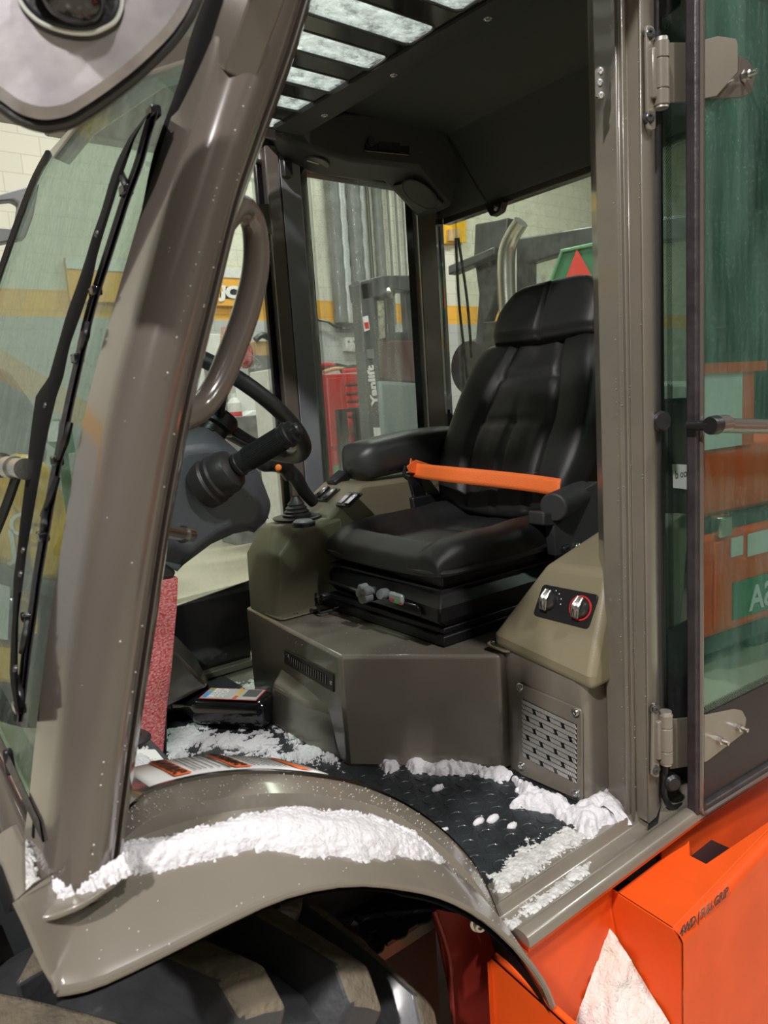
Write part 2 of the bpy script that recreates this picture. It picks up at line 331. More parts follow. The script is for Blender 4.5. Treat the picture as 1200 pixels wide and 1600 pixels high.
# ---- far side tower console with the joystick
t0 = [V((.863, 1.81, .26)), V((.852, 1.634, .26)), V((1.07, 1.634, .26)), V((1.07, 1.81, .26))]
t1 = [V((.865, 1.81, .44)), V((.862, 1.634, .415)), V((1.07, 1.634, .50)), V((1.07, 1.81, .50))]
mb = MB()
c_ = [V((.866, 1.80, .42)), V((.868, 1.64, .42)), V((.868, 1.64, .42))]
P_ = {k: V(v) for k, v in dict(a0=(.862, 1.80, .26), b0=(.852, 1.66, .26), c0=(.862, 1.636, .26), d0=(1.09, 1.636, .26), e0=(1.09, 1.80, .26),
     a1=(.866, 1.80, .415), b1=(.866, 1.68, .415), c1=(.878, 1.636, .425), a2=(.915, 1.79, .488), b2=(.902, 1.70, .498), c2=(.935, 1.636, .478), d2=(1.09, 1.636, .500), e2=(1.09, 1.80, .500), m2=(.955, 1.665, .503)).items()}
idx = list(P_); L_ = [P_[k] for k in idx]; g = lambda *k: tuple(idx.index(q) for q in k)
mb.add(L_, [g('a0', 'a1', 'b1', 'b0'), g('b0', 'b1', 'c1', 'c0'), g('c0', 'c1', 'c2', 'd2', 'd0'), g('d0', 'd2', 'e2', 'e0'), g('e0', 'e2', 'a2', 'a1', 'a0'), g('a1', 'a2', 'b2', 'b1'), g('b1', 'b2', 'm2', 'c2', 'c1'), g('m2', 'd2', 'c2'), g('a2', 'e2', 'd2', 'm2', 'b2')])
tower = mb.build('lever_console', PLAST, FL, bevel=.010, seg=3)
fl = roundpoly([V((.852, 1.70, .262)), V((.850, 1.60, .262)), V((.93, 1.60, .262)), V((1.09, 1.60, .262)), V((1.09, 1.70, .262))], .02)
MB().prism(fl, Zd(.005)).build('mounting_flange', PLAST, tower, bevel=.002)
bolt(Z(462, 959, .267), (0, 0, 1), .005, .003, 'screw', tower)
jc = V((.99, 1.715, .502))
js = MB().lathe(jc, (0, 0, 1), [(0, 0), (.066, 0), (.068, .004), (.064, .006), (0, .006)], 32)
js = js.build('joystick', BLACK, FL)
MB().lathe(jc+Zd(.006), (0, 0, 1), [(.040, 0), (.040, .006), (.033, .010), (.035, .014), (.028, .019), (.030, .024), (.022, .030), (.024, .034), (.015, .044), (.010, .055)], 28).build('bellows_boot', RUBBER, js)
MB().tube([Y(490, 785, 1.715), Y(475, 768, 1.705), Y(463, 748, 1.70), Y(452, 735, 1.70)], [.016, .018, .021, .020], 14).build('stem', BLACK, js)
MB().tube([Y(455, 746, 1.70), Y(446, 730, 1.70), Y(430, 721, 1.70), Y(412, 722, 1.70), Y(400, 722, 1.70)], [.020, .026, .031, .028, .016], 16, flat=.9).build('grip', BLACK, js)
q = Y(435, 731, 1.668); MB().lathe(q, (-.35, -.9, .25), [(0, -.004), (.009, -.004), (.009, .003), (.007, .006), (0, .007)], 18).build('push_button', BTN, js, label='orange push button')
q = Z(474, 817, .508); MB().lathe(q, (0, 0, 1), [(.001, -.004), (.027, -.004), (.027, .004), (.020, .009), (0, .010)], 22).build('power_socket_cap', KNOBG, tower, label='grey flip lid of the power socket')
MB().lathe(q, (0, 0, 1), [(.001, -.008), (.031, -.008), (.031, .001), (.0, .001)], 22).build('power_socket', BLACK, tower)
# ---- switch console
u0_ = [V((1.02, 1.64, .26)), V((1.9, 1.64, .26)), V((1.9, 1.84, .26)), V((1.02, 1.84, .26))]
mbs = MB(); pp = [V((1.04, 0, .26)), V((1.04, 0, .502)), V((1.145, 0, .565)), V((1.165, 0, .580)), V((1.60, 0, .575)), V((1.60, 0, .26))]
sw = mbs.prism([p+Yd(1.64) for p in pp], Yd(.20)).build('switch_console', PLAST, FL, bevel=.012, seg=3)
sd = (pp[2]-pp[1]).normalized(); sn = V((-sd.z, 0, sd.x))
for k, (px, py) in enumerate(((511, 772), (545, 780))):
    c = PL(px, py, pp[1]+Yd(1.64)+sn*.004, sn)
    o_, th = plate(c-sn*.004, (0, -1, 0), sd, rrect(.066, .060, .006), .005); pan = MB().prism(o_, sn*.005).build('switch_bezel', BLACK, sw, bevel=.0015)
for k, (px, py) in enumerate(((504, 769), (516, 773), (539, 778), (551, 781))):
    c = PL(px, py, pp[1]+Yd(1.64)+sn*.006, sn); o_, th = plate(c-sn*.002, (0, -1, 0), sd, rrect(.022, .048, .003), .006)
    r_ = MB().prism(o_, sn*(.008 if k != 2 else .003)).build('rocker_switch', GLOSSB, sw, bevel=.002)
    if k != 2:
        o_, th = plate(c+sn*.0062+sd*.010, (0, -1, 0), sd, rrect(.009, .008, .001), .001); MB().prism(o_, sn*.0004).build('switch_symbol', WHITE, sw)
q = V((1.18, 1.78, .585)); MB().box(q, (.06, .05, .03), Matrix.Rotation(-.5, 3, 'Y')).build('phone_holder', BLACK, sw, bevel=.006)
# armrest
rows = []
for i in range(13):
    t = i/12; x = 1.172+.46*t; w_ = .078*(1-(2*t-1)**8)**.2+.0; h_ = (.055+.010*t)*(1-(2*t-1)**8)**.22; zc = .632+.022*math.sin(t*2.2)
    rows.append([V((x, 1.725+w_*abs(math.cos(a))**.55*(1 if math.cos(a) > 0 else -1), zc+h_*abs(math.sin(a))**.6*(1 if math.sin(a) > 0 else -1))) for a in [2*math.pi*k/28 for k in range(28)]])
mb = MB().grid(rows, 0, False, True); mb.f += [tuple(range(28)), tuple(range(12*28, 13*28))]; mb.m += [0, 0]
mb.build('armrest', pm('armrest_foam', (.030, .033, .031), .42, 0, 0, .12, 400), FL, ang=60)
# ---- seat suspension base
seat = MB().bb((1.0, 1.14, .262), (1.50, 1.635, .285)).bb((1.01, 1.15, .285), (1.50, 1.625, .30)).build('seat', BLACK, FL, bevel=.003, label='black vinyl driver seat on a suspension base')
def ringbox(x0, x1, y0, y1, z): return [V((x0, y0, z)), V((x1, y0, z)), V((x1, y1, z)), V((x0+.045, y1-.005, z))]
mb = MB().hull(ringbox(1.02, 1.50, 1.155, 1.62, .298), ringbox(.985, 1.50, 1.135, 1.645, .322)).hull(ringbox(.985, 1.5, 1.135, 1.645, .322), ringbox(.985, 1.5, 1.135, 1.645, .352)).hull(ringbox(.985, 1.5, 1.135, 1.645, .352), ringbox(1.01, 1.5, 1.155, 1.62, .378))
mb.build('suspension_housing', BLACK, seat, bevel=.006)
MB().grid([[V((x, y, .378+.006*(k % 2))) for x, y in ((1.02+i*.0, 1.16), (1.5, 1.16), (1.5, 1.615), (1.02, 1.615))] for k, i in enumerate(range(2))], 0, False, True).build('bellows', RUBBER, seat)
MB().hull(ringbox(1.03, 1.48, 1.17, 1.60, .378), ringbox(1.03, 1.48, 1.17, 1.60, .422)).build('seat_pan', BLACK, seat, bevel=.004)
MB().prism(roundpoly([V((.988, y, z)) for y, z in ((1.19, .325), (1.40, .325), (1.44, .342), (1.60, .342), (1.60, .350), (1.20, .350))], .01), Xd(-.008)).build('housing_recess', GLOSSB, seat, bevel=.003)
q = X(580, 925, .985)
mb = MB()
for k in range(5): a = 2*math.pi*k/5; mb.lathe(q+V((-.018, math.cos(a)*.013, math.sin(a)*.013)), (-1, 0, 0), [(0, -.008), (.012, -.008), (.012, .010), (.009, .013), (0, .013)], 12)
mb.lathe(q, (-1, 0, 0), [(.001, -.01), (.012, -.01), (.012, .012), (0, .012)], 14); mb.build('weight_adjustment_knob', KNOBG, seat, label='grey star shaped knob')
MB().lathe(X(602, 928, .985), (-1, -.3, .2), [(.0, -.005), (.014, -.005), (.014, .010), (.011, .022), (0, .024)], 16).build('adjustment_dial', KNOBG, seat)
q = X(622, 934, .985); gz = MB().box(q+Xd(-.004), (.012, .052, .026)).build('weight_gauge', pm('clear_gauge_cover', (.30, .32, .32), .1, 0, .8), seat, bevel=.006)
MB().box(q+V((-.0105, .010, -.003)), (.001, .016, .006)).build('gauge_red_field', RED, seat); MB().box(q+V((-.0105, -.008, -.006)), (.001, .016, .006)).build('gauge_green_field', pm('gauge_green', (.02, .45, .08), .4), seat)
MB().box(q+V((-.0105, -.020, -.008)), (.001, .008, .006)).build('gauge_red_field', RED, seat)
# slide lever left of the seat base
MB().tube([Z(500, 958, .27), Z(493, 935, .30), Z(497, 932, .315)], .004, 8, smooth=False).tube([Z(500, 958, .27), Z(530, 950, .275)], .004, 8, smooth=False).build('slide_lever', BLACK, seat)
MB().box(Z(508, 932, .31), (.028, .022, .016)).build('slide_lever_knob', BLACK, seat, bevel=.004)
# pads
def pad(org, ux, uy, uz, w_, l_, hf, wf=lambda v: 1, n=56, p=5, c=.12, base=0., sx=lambda u, v: 0):
    rows = []; rb = []; ss = [math.sin(math.pi/2*(2*i/n-1)) for i in range(n+1)]
    for v in ss:
        r1 = []; r2 = []
        for u in ss:
            a = u*math.sqrt(1-c*v*v)*w_/2*wf(v); b = v*math.sqrt(1-c*u*u)*l_/2
            e = max(0, (1-abs(u)**p))**(1/p)*max(0, (1-abs(v)**p))**(1/p)
            P0 = V(org)+V(ux)*a+V(uy)*b; r1.append(P0+V(uz)*(hf(u, v)*e)); r2.append(P0-V(uz)*base*e)
        rows.append(r1); rb.append(r2)
    return MB().grid(rows).grid(rb)
gs = lambda x, w_: math.exp(-(x/w_)**2)
cw = lambda v: 1-.02*(v < -1)
def hcush(u, v):   # u: lateral (+ = far side), v: -1 front .. 1 rear
    ss_ = lambda x, a, b: (lambda t: t*t*(3-2*t))(max(0, min(1, (x-a)/(b-a))))
    br = max(ss_(abs(u), .50, .78), .72*ss_(-v, .52, .80)); h = .036+.042*br-.014*ss_(-v, .72, 1.)+.008*ss_(v, .3, 1)*ss_(abs(u), .5, .8)
    s = .007*gs(v-.10, .03)*(1-br) + (.006*gs(abs(u)-.2, .03)*(1-br) if v > .10 else 0)+.010*gs(br-.15, .12)
    return h-s + .004*noise.noise(V((u*3, v*3, 1)))
SY = 1.385
cush = pad((1.245, SY-.008, .426), (0, 1, 0), (1, 0, .03), (-.03, 0, 1), .50, .51, hcush, lambda v: 1-.05*v*v, base=.014, c=.10).build('seat_cushion', VINYL, seat, ang=180)
pp = roundpoly([V((1.0, SY-.252, .423)), V((1.44, SY-.252, .434)), V((1.44, SY+.236, .434)), V((1.0, SY+.236, .423))], .07, 6)
MB().tube(pp+[pp[0]], .0065, 8, smooth=False).build('cushion_piping', RUBBER, seat)
th = math.radians(25); bu = V((math.sin(th), 0, math.cos(th))); bn = V((-math.cos(th), 0, math.sin(th)))
bo = V((1.455, SY, .475))
def hback(u, v):
    h = .046+.042*max(0, (abs(u)-.35)/.65)**1.4+.018*math.exp(-((v+.35)/.35)**2)*(1-u*u)
    ub = .52-.13*max(0, v); s = .018*gs(abs(u)-ub, .045)*(abs(v) < .95)
    if abs(u) < ub: s += .012*gs(v-.50-.10*u*u, .03)+.013*gs(v-.02, .025)+.014*math.exp(-((v-.78)/.22)**2-(u/.42)**2)
    if v < .02 and abs(u) < ub: s += .010*gs(u, .03)+.004*gs(abs(u)-.30, .03)
    if abs(u) < ub and v > .02: s += .003*gs(u, .04)
    return h-s+.005*noise.noise(V((u*2.4, v*2.4, 5)))
wb = lambda v: .80+.20*math.cos((v+.30)*1.05) if v > -.3 else 1-.16*(-v-.3)**2
pad(bo+bu*.255, (0, 1, 0), bu, bn, .52, .54, hback, wb, base=.035, c=.16).build('seat_backrest', VINYL, seat, ang=180)
def hhead(u, v): return .062-.012*gs(u, .03)+.006*u*u-.006*gs(v+.85, .1)
ho = bo+bu*.492+bn*.012+V((0, -.014, 0))
pad(ho+bu*.098, (0, 1, 0), bu, bn, .40, .188, hhead, lambda v: .94-.22*max(0, v)**1.5-.04*v, base=.04, c=.14).build('headrest', VINYL, seat, ang=180)
pad(bo+bu*.26-bn*.03, (0, 1, 0), bu, -bn, .47, .5, lambda u, v: .03, wb, n=16).build('backrest_shell', BLACK, seat, ang=60)
# recliner bracket, retractor and belt
MB().prism([Y(*q, 1.10) for q in ((862, 790), (935, 752), (945, 850), (900, 862), (870, 870))], Yd(.03)).build('recliner_bracket', LINER, seat, bevel=.004)
mb = MB().tube([Y(864, 793, 1.095), Y(910, 771, 1.14)], [.035, .034], 24, smooth=False); mb.prism([Y(*q, 1.10) for q in ((850, 800), (850, 822), (876, 822), (884, 800))], Yd(.05)); mb.build('belt_retractor', LINER, seat, bevel=.005, seg=3)
MB().prism([Y(*q, 1.13) for q in ((860, 808), (905, 800), (925, 870), (870, 880))], Yd(.05)).build('retractor_mount', BLACK, seat, bevel=.005)
bolt(Y(903, 854, 1.095), (-.2, -1, .1), .007, .006, 'bolt', seat); bolt(Y(884, 858, 1.095), (-.2, -1, .1), .009, .008, 'bolt', seat, BLACK)
bl = [Y(640, 727, 1.635), Y(652, 735, 1.62), Y(700, 741, 1.47), Y(770, 748, 1.33), Y(830, 755, 1.215), Y(876, 762, 1.125)]
rows = []
for i in range(25):
    p = V(smooth([tuple(q) for q in bl], i/24)); wv = .0215*(1+.0*i); t = V((.35, .12, 1)).normalized() if i < 3 else V((.25, .05, 1)).normalized()
    rows.append([p-t*wv, p-t*wv*.5+V((-.001, 0, 0)), p+t*wv*.5+V((-.001, 0, 0)), p+t*wv])
belt = MB().grid(rows).build('seat_belt', WEB, seat, solid=.0025, label='orange lap belt strap')
lp = [Y(*q, 1.625) for q in ((636, 728), (650, 718), (675, 726), (664, 742), (640, 738))]
MB().prism(lp, V((-.006, -.004, 0))).build('belt_loop', WEB, seat, bevel=.002, label='orange stitched belt end loop')
MB().tube([Y(658, 734, 1.615)+V((-.008, -.006, 0)), Y(664, 728, 1.612)+V((-.009, -.006, 0)), Y(668, 736, 1.61)+V((-.009, -.006, 0)), Y(676, 727, 1.605)+V((-.009, -.006, 0))], .0009, 5).build('stitching', BLACK, seat)
MB().prism([Y(*q, 1.63) for q in ((638, 742), (655, 736), (668, 780), (650, 788))], Yd(.03)).build('buckle_stalk', GLOSSB, seat, bevel=.004)
MB().tube([Y(634, 728, 1.64), Y(632, 741, 1.64), Y(640, 745, 1.63)], .006, 8).build('buckle_tongue', BLACK, seat)
MB().prism([Y(*q, 1.62) for q in ((645, 778), (690, 770), (694, 850), (655, 850))], Yd(.02)).build('hip_bracket', BLACK, seat, bevel=.004)
# ---- heater box beside the door post
hp = roundpoly([V((1.3, 1.03, 0)), V((1.062, 1.032, 0)), V((1.058, .815, 0)), V((1.3, .80, 0))], .03, 6)
hb = MB().prism(hp, Zd(.27)).build('heater_box', PAINT, FL, bevel=.003)
lo = [V((1.052, 1.04, .275)), V((1.052, .79, .243)), V((1.36, .79, .25)), V((1.36, 1.04, .29))]
lo2 = [p+Zd(.028) for p in lo]
hi = [V((1.118, .945, .455)), V((1.128, .80, .458)), V((1.40, .79, .535)), V((1.40, .945, .525))]
cv = MB().hull(lo, lo2).hull(lo2, hi).build('heater_cover', pm('olive_heater_cover', (.215, .189, .118), .42, 0, 0, .12, 450, .05, 5), FL, bevel=.014, seg=4)
lip = roundpoly([V((1.05, 1.065, .272)), V((1.05, 1.0, .266)), V((1.09, 1.0, .270)), V((1.10, 1.065, .272))], .015)
MB().prism(lip, Zd(.006)).build('cover_tab', MT['olive_heater_cover'], cv, bevel=.002); bolt(V((1.066, 1.052, .278)), (0, 0, 1), .005, .004, 'screw', cv)
hn = (lo2[1]-lo2[0]).cross(hi[0]-lo2[0]).normalized(); hn = hn if hn.x < 0 else -hn
def HF(px, py, off=0): return PL(px, py, lo2[0]+hn*off, hn)
dp = roundpoly([HF(*q) for q in ((850, 913), (937, 930), (920, 983), (834, 961))], .008, 3)
dial = MB().prism(dp, hn*.004).build('dial_panel', BLACK, cv, bevel=.001)
for k, (px, py) in enumerate(((857, 938), (907, 950))):
    c = HF(px, py, .004); e1 = (HF(px+10, py+2, .004)-c).normalized(); e2 = hn.cross(e1)
    if k: MB().lathe(c, hn, [(.0215, 0), (.0215, .0012), (.0245, .0012), (.0245, 0)], 32).build('red_dial_ring', RED, dial, label='red heat scale ring')
    kb = MB().lathe(c, hn, [(0, -.001), (.0195, -.001), (.0195, .006), (.016, .011), (0, .012)], 28).build('control_dial', STEELD, dial, label='chrome faced rotary dial')
    mb = MB(); ax = (e2*.95+e1*.12).normalized(); sx_ = hn.cross(ax)
    for s_ in (-1, 0, 1): mb.tube([c+hn*.011-ax*.020+sx_*s_*.0055, c+hn*(.021-.004*abs(s_))+sx_*s_*.0055, c+hn*.011+ax*.020+sx_*s_*.0055], [.003, .004, .003], 8)
    mb.build('dial_grip', CHROME, kb)
for px, py in ((869, 923), (874, 928), (877, 936), (876, 944)):
    c = HF(px, py, .0042); MB().lathe(c, hn, [(0, 0), (.0012, 0), (.0012, .0005), (0, .0005)], 8).build('dial_mark', WHITE, dial)
# grille plate on the box front (plane x = 1.06)
gx = 1.0575
gp = roundpoly([X(*q, gx) for q in ((810, 1066), (911, 1108), (912, 1252), (812, 1208))], .010, 4)
gr = MB().prism(gp, Xd(-.004)).build('heater_grille', PAINT, hb, bevel=.0015)
gq = [X(*q, gx-.0045) for q in ((817, 1092), (901, 1132), (901, 1224), (818, 1182))]
MB().prism(gq, Xd(-.0008)).build('filter_mesh', GLOSSB, gr)
mb = MB(); mb2 = MB()
for j in range(12):
    for i in range(30):
        if (j % 4 == 1 and i % 8 in (6, 7)) or (j % 4 == 3 and i % 8 in (2, 3)) : continue
        u, v = (i+.5)/30, (j+.5)/12; sh = .012
        def q(u, v): return gq[0].lerp(gq[1], u).lerp(gq[3].lerp(gq[2], u), v)
        a_, b_, c2, d_ = q(u-.012-sh, v-.031), q(u+.007-sh, v-.031), q(u+.012+sh, v+.031), q(u-.007+sh, v+.031)
        mb.prism([a_, b_, c2, d_], Xd(-.003))
mb.build('louvres', ALU, gr, kind='stuff')
for q in ((813, 1074), (900, 1113), (815, 1197), (900, 1240)): bolt(X(*q, gx-.004), (-1, 0, 0), .0065, .006, 'screw', gr)
# ---- steering column cowl
ca = [(232, 690), (262, 672), (300, 667), (330, 668), (366, 700), (405, 738), (424, 788), (418, 812), (398, 833), (365, 834), (330, 850), (298, 874), (276, 894), (236, 872), (215, 780)]
near = [Y(*q, 1.27) for q in ca]
cw_ = [V((sum(p.x for p in near)/len(near), 1.27, sum(p.z for p in near)/len(near)))]
inner = [cw_[0]+(p-cw_[0])*.72+Yd(-.035) for p in near]; far_ = [cw_[0]+(p-cw_[0])*.96+Yd(.24) for p in near]; far_ = [V((p.x, 1.51, p.z)) for p in far_]
cowl = MB().hull(near, inner).hull(near, far_).build('steering_cowl', COWL, FL, bevel=.010, seg=3)
sm = [(262, 700), (306, 690), (352, 724), (375, 752)]
MB().tube([Y(262, 686, 1.262), Y(305, 698, 1.25), Y(335, 722, 1.24), Y(352, 741, 1.235)], .0012, 5).tube([Y(385, 775, 1.235), Y(405, 795, 1.25), Y(419, 810, 1.266)], .0012, 5).build('cowl_seam', BLACK, cowl)
MB().hull([Y(*q, 1.262) for q in ((205, 862), (240, 866), (277, 893), (272, 904), (225, 915))], [Y(*q, 1.262)+Yd(.22) for q in ((205, 862), (240, 866), (277, 893), (272, 904), (225, 915))]).build('lower_cowl', BLACK, cowl, bevel=.006)
MB().hull([Y(*q, 1.33) for q in ((215, 890), (268, 905), (262, 1240), (200, 1240))], [Y(*q, 1.33)+Yd(.14) for q in ((215, 890), (268, 905), (262, 1240), (200, 1240))]).build('steering_column', BLACK, FL, bevel=.01)
sa, sb = Y(330, 752, 1.235), Y(462, 672, 1.10); ax = (sb-sa).normalized(); L0 = (sb-sa).length
st = MB().lathe(sa, ax, [(.001, -.02), (.045, -.02), (.046, .004), (.041, .008), (.043, .018), (.040, .022), (.041, .036), (.036, .050), (.026, .056), (.020, .058)], 26).build('direction_lever', RUBBER, FL)
r_ = [(.018, .05)]
mb = MB(); n_ = 48; prof = [(.021, .060), (.0225, .064), (.0225, .068)]+[(.021, .07), (.021, L0-.022), (.024, L0-.020), (.024, L0-.014), (.021, L0-.012), (.021, L0-.004), (.012, L0-.002), (.012, L0+.006), (.009, L0+.009), (0, L0+.009)]
mb.lathe(sa, ax, prof, 30); u_ = ax.orthogonal().normalized(); w2 = ax.cross(u_)
for k in range(40):
    a = 2*math.pi*k/40; d_ = u_*math.cos(a)+w2*math.sin(a); mb.tube([sa+ax*.085+d_*.0212, sa+ax*(L0-.03)+d_*.0212], .0009, 4, smooth=False)
mb.build('ribbed_grip', BLACK, st)
# ---- steering wheel
wc = V((.655, 1.375, .815)); wt = math.radians(41); e1 = V((0, 1, 0)); e2 = V((math.cos(wt), 0, -math.sin(wt))); en = V((math.sin(wt), 0, math.cos(wt))); wr = .178
rim = [wc+(e1*math.cos(a)+e2*math.sin(a))*wr for a in [2*math.pi*k/56 for k in range(57)]]
sw_ = MB().tube(rim, .0155, 14, smooth=False).build('steering_wheel', VINYL, FL, ang=60)
hubc = wc-en*.035
for a in (90, 210, 330):
    a = math.radians(a); d_ = e1*math.cos(a)+e2*math.sin(a); MB().tube([hubc+d_*.02, hubc+d_*.09+en*.01, wc+d_*(wr-.004)], [.012, .009, .008], 10).build('spoke', BLACK, sw_)
MB().lathe(hubc-en*.08, en, [(0, 0), (.030, 0), (.030, .06), (.040, .065), (.040, .085), (.034, .095), (0, .097)], 26).build('hub', BLACK, sw_)
MB().cyl(hubc-en*.20, hubc-en*.05, .028).build('column_shaft', BLACK, sw_)
# ---- fender
NA = 40
curA = [(186, 1283), (225, 1244), (285, 1224), (347, 1213), (413, 1209), (480, 1213), (547, 1224), (600, 1242), (650, 1268), (700, 1306), (740, 1350), (765, 1395), (782, 1440)]
curB = [(186, 1318), (230, 1283), (290, 1259), (347, 1248), (413, 1240), (480, 1240), (547, 1249), (600, 1264), (650, 1292), (697, 1328), (735, 1368), (762, 1408), (776, 1448)]
curC = [(175, 1325), (225, 1305), (290, 1284), (347, 1270), (413, 1261), (480, 1260), (547, 1268), (600, 1283), (650, 1310), (697, 1345), (735, 1385), (762, 1425), (780, 1475)]
curD = [(92, 1548), (150, 1536), (250, 1490), (350, 1440), (450, 1396), (550, 1378), (640, 1386), (700, 1402), (755, 1432), (795, 1466), (830, 1505), (853, 1540), (866, 1572)]
def fen(t, w_):   # w: 0 crest, 1 crest edge, 2 foot of the step, 3 rim; t below 0 is the front corner
    if t < 0:
        s_ = min(1, -t/.12); b = fen(0, w_); k = max(0, w_-2); e = Y(*lerp([(28, 1406), (44, 1440), (62, 1484), (80, 1526), (90, 1546)], k), .612-.037*k); return b.lerp(e, s_)
    tabs = ((curA, .722), (curB, .690), (curC, .689), (curD, .575)); P4 = [Y(*smooth(c, t), y) for c, y in tabs]
    if w_ <= 1: return P4[0].lerp(P4[1], w_)
    if w_ <= 2: return P4[1].lerp(P4[2], w_-1)
    k = w_-2; p = P4[2].lerp(P4[3], k); p.z += .010*math.sin(math.pi*k)*(1 if k < 1 else 0); return p
ws_ = [0, .5, 1, 1.25, 1.6, 2]+[2+i/12 for i in range(1, 13)]
fender = MB().grid([[fen(i/NA if i >= 0 else i*.02, w_) for w_ in ws_] for i in range(-6, NA+1)]).build('fender', PAINT, FL, solid=.006, ang=28, bevel=.0035, seg=3)
MB().grid([[fen(i/NA, w_)+V((-.002 if i < NA/2 else -.006, .004, -.011)) for w_ in ws_] for i in range(NA+1)]).build('fender_liner', ARMB, FL, ang=60)
MB().tube([fen(i/30, 3)+V((0, .003, -.002)) for i in range(31)], .0042, 8, smooth=False).build('fender_edge_bead', PAINT, fender)
# foot plate below the pillar
fo = [(-30, 1330), (0, 1300), (28, 1284), (68, 1300), (160, 1320), (196, 1366), (125, 1414), (75, 1433), (45, 1432), (28, 1418), (0, 1342)]
MB().prism(roundpoly([Z(*q, .402) for q in fo], .012, 3), Zd(-.006)).build('pillar_foot_plate', PAINT, FL, bevel=.002)
# inner wheel arch with the warning labels
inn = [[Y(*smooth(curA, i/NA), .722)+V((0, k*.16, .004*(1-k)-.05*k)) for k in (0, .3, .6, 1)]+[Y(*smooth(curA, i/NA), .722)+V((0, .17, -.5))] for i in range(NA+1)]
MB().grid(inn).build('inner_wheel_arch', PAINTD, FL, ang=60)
lab = [(268, 1222, 252, 1196), (300, 1216, 287, 1192), (340, 1210, 340, 1191), (400, 1205, 395, 1191), (450, 1209, 430, 1197), (499, 1215, 480, 1209)]
inA = lambda t, k: V(smooth([tuple(Y(*q, .722)) for q in curA], t))+V((0, .16*k, .012))
# label strip lies on the arch top, built from the surface itself
def archtop(px, py):
    y = .765+ .07*0; return None
lrows = []
for i in range(21):
    t = .10+.36*i/20; a = inA(t, .02); b = inA(t, .62); a.z -= .006; b.z -= .026; lrows.append([a, a.lerp(b, .5)+Zd(.001), b])
lbl = MB().grid(lrows).build('warning_label', WHITE, FL, solid=.0008, label='white warning label strip on the inner arch')
def lpt(s, v): a, b = V(smooth([tuple(r[0]) for r in lrows], s)), V(smooth([tuple(r[2]) for r in lrows], s)); return a.lerp(b, v)+Zd(.0022)
for s0, s1 in ((.16, .26), (.51, .60), (.86, .92)):
    MB().grid([[lpt(s0+(s1-s0)*i/5, v) for v in (.04, .96)] for i in range(6)]).build('orange_warning_field', pm('warning_orange', (.85, .16, .03), .5), lbl, solid=.0006)
for s in (.30, .33, .36, .40, .44, .63, .655, .68, .71, .74, .77, .80, .94, .97):
    MB().grid([[lpt(s+j*.004, v) for v in (.12, .5, .88)] for j in (0, 1.2)]).build('printed_line', LABG, lbl, solid=.0004)
for s in (.475, .485, .835): MB().grid([[lpt(s+j*.003, v) for v in (.03, .5, .97)] for j in (0, 1.2)]).build('black_bar', BLACK, lbl, solid=.0005)
p = lpt(.545, .5); p2 = lpt(.545, .9)
text('warning_word', 'WARNING', lpt(.585, .94)+Zd(.0012), lpt(.585, .06)-lpt(.585, .94), lpt(.50, .5)-lpt(.60, .5), .022, BLACK, lbl, .0003, width=.085)
text('warning_word', 'WARNING', lpt(.245, .94)+Zd(.0012), lpt(.245, .06)-lpt(.245, .94), lpt(.20, .5)-lpt(.25, .5), .022, BLACK, lbl, .0003, width=.085)
# grey column foot with label in front of the foam
fq = [V((.30, .80, .34)), V((.30, 1.18, .33)), V((.405, 1.16, .32)), V((.50, .93, .262)), V((.47, .80, .30))]
fq = [Z(150, 1290, .35), Z(150, 1120, .35), Z(206, 1122, .33), Z(262, 1180, .305), Z(293, 1224, .29), Z(240, 1268, .30)]
cf = MB().prism(fq, Zd(-.08)).build('column_foot_cover', COWL, FL, bevel=.006)
lq = [Z(190, 1176, .3395), Z(243, 1176, .322), Z(281, 1221, .301), Z(235, 1245, .308), Z(190, 1250, .325)]
MB().prism([p+Zd(.004) for p in lq], Zd(.001)).build('instruction_label', WHITE, cf, label='white instruction label dusted with snow')
MB().lathe(Z(203, 1155, .336), (.1, 0, 1), [(.001, 0), (.014, 0), (.016, .006), (.026, .006), (.030, .002), (.030, 0)], 26).build('grommet', RUBBER, cf)
# ---- front pillar
Lp = [(58, 1368), (68, 1300), (84, 1150), (103, 1000), (134, 800), (168, 620), (206, 480), (246, 340), (276, 240), (318, 110), (350, 0), (378, -90)]
Rp = [(180, 1352), (188, 1300), (209, 1150), (232, 1000), (262, 800), (297, 620), (330, 480), (364, 340), (398, 240), (446, 110), (480, 0), (508, -90)]
sec = [(.5*.79*(1-math.cos(math.pi*k/16)), .668-.052*math.sin(math.pi*k/16)**.8*(1-.15*k/16)) for k in range(15)]+[(.775, .655), (.785, .650), (.80, .646), (.82, .646), (.90, .656), (.97, .668), (1.0, .682), (1.0, .735), (0, .735)]
rows = []
for i in range(45):
    t = i/44; a = Y(*smooth(Lp, t), .672); b = Y(*smooth(Rp, t), .688); row = []
    for s_, y in sec: p = a.lerp(b, s_); row.append(V((p.x, y, p.z)))
    rows.append(row)
mb = MB().grid(rows, 0, False, True); mb.f.append(tuple(range(len(sec)))); mb.m.append(0)
pil = mb.build('front_pillar', PAINTD, FL, ang=40)
MB().lathe(Y(355, 62, .655), (-.6, -.8, 0), [(0, 0), (.0075, 0), (.0075, .002), (0, .003)], 16).build('plug', PALE, pil, label='pale plug in the pillar')
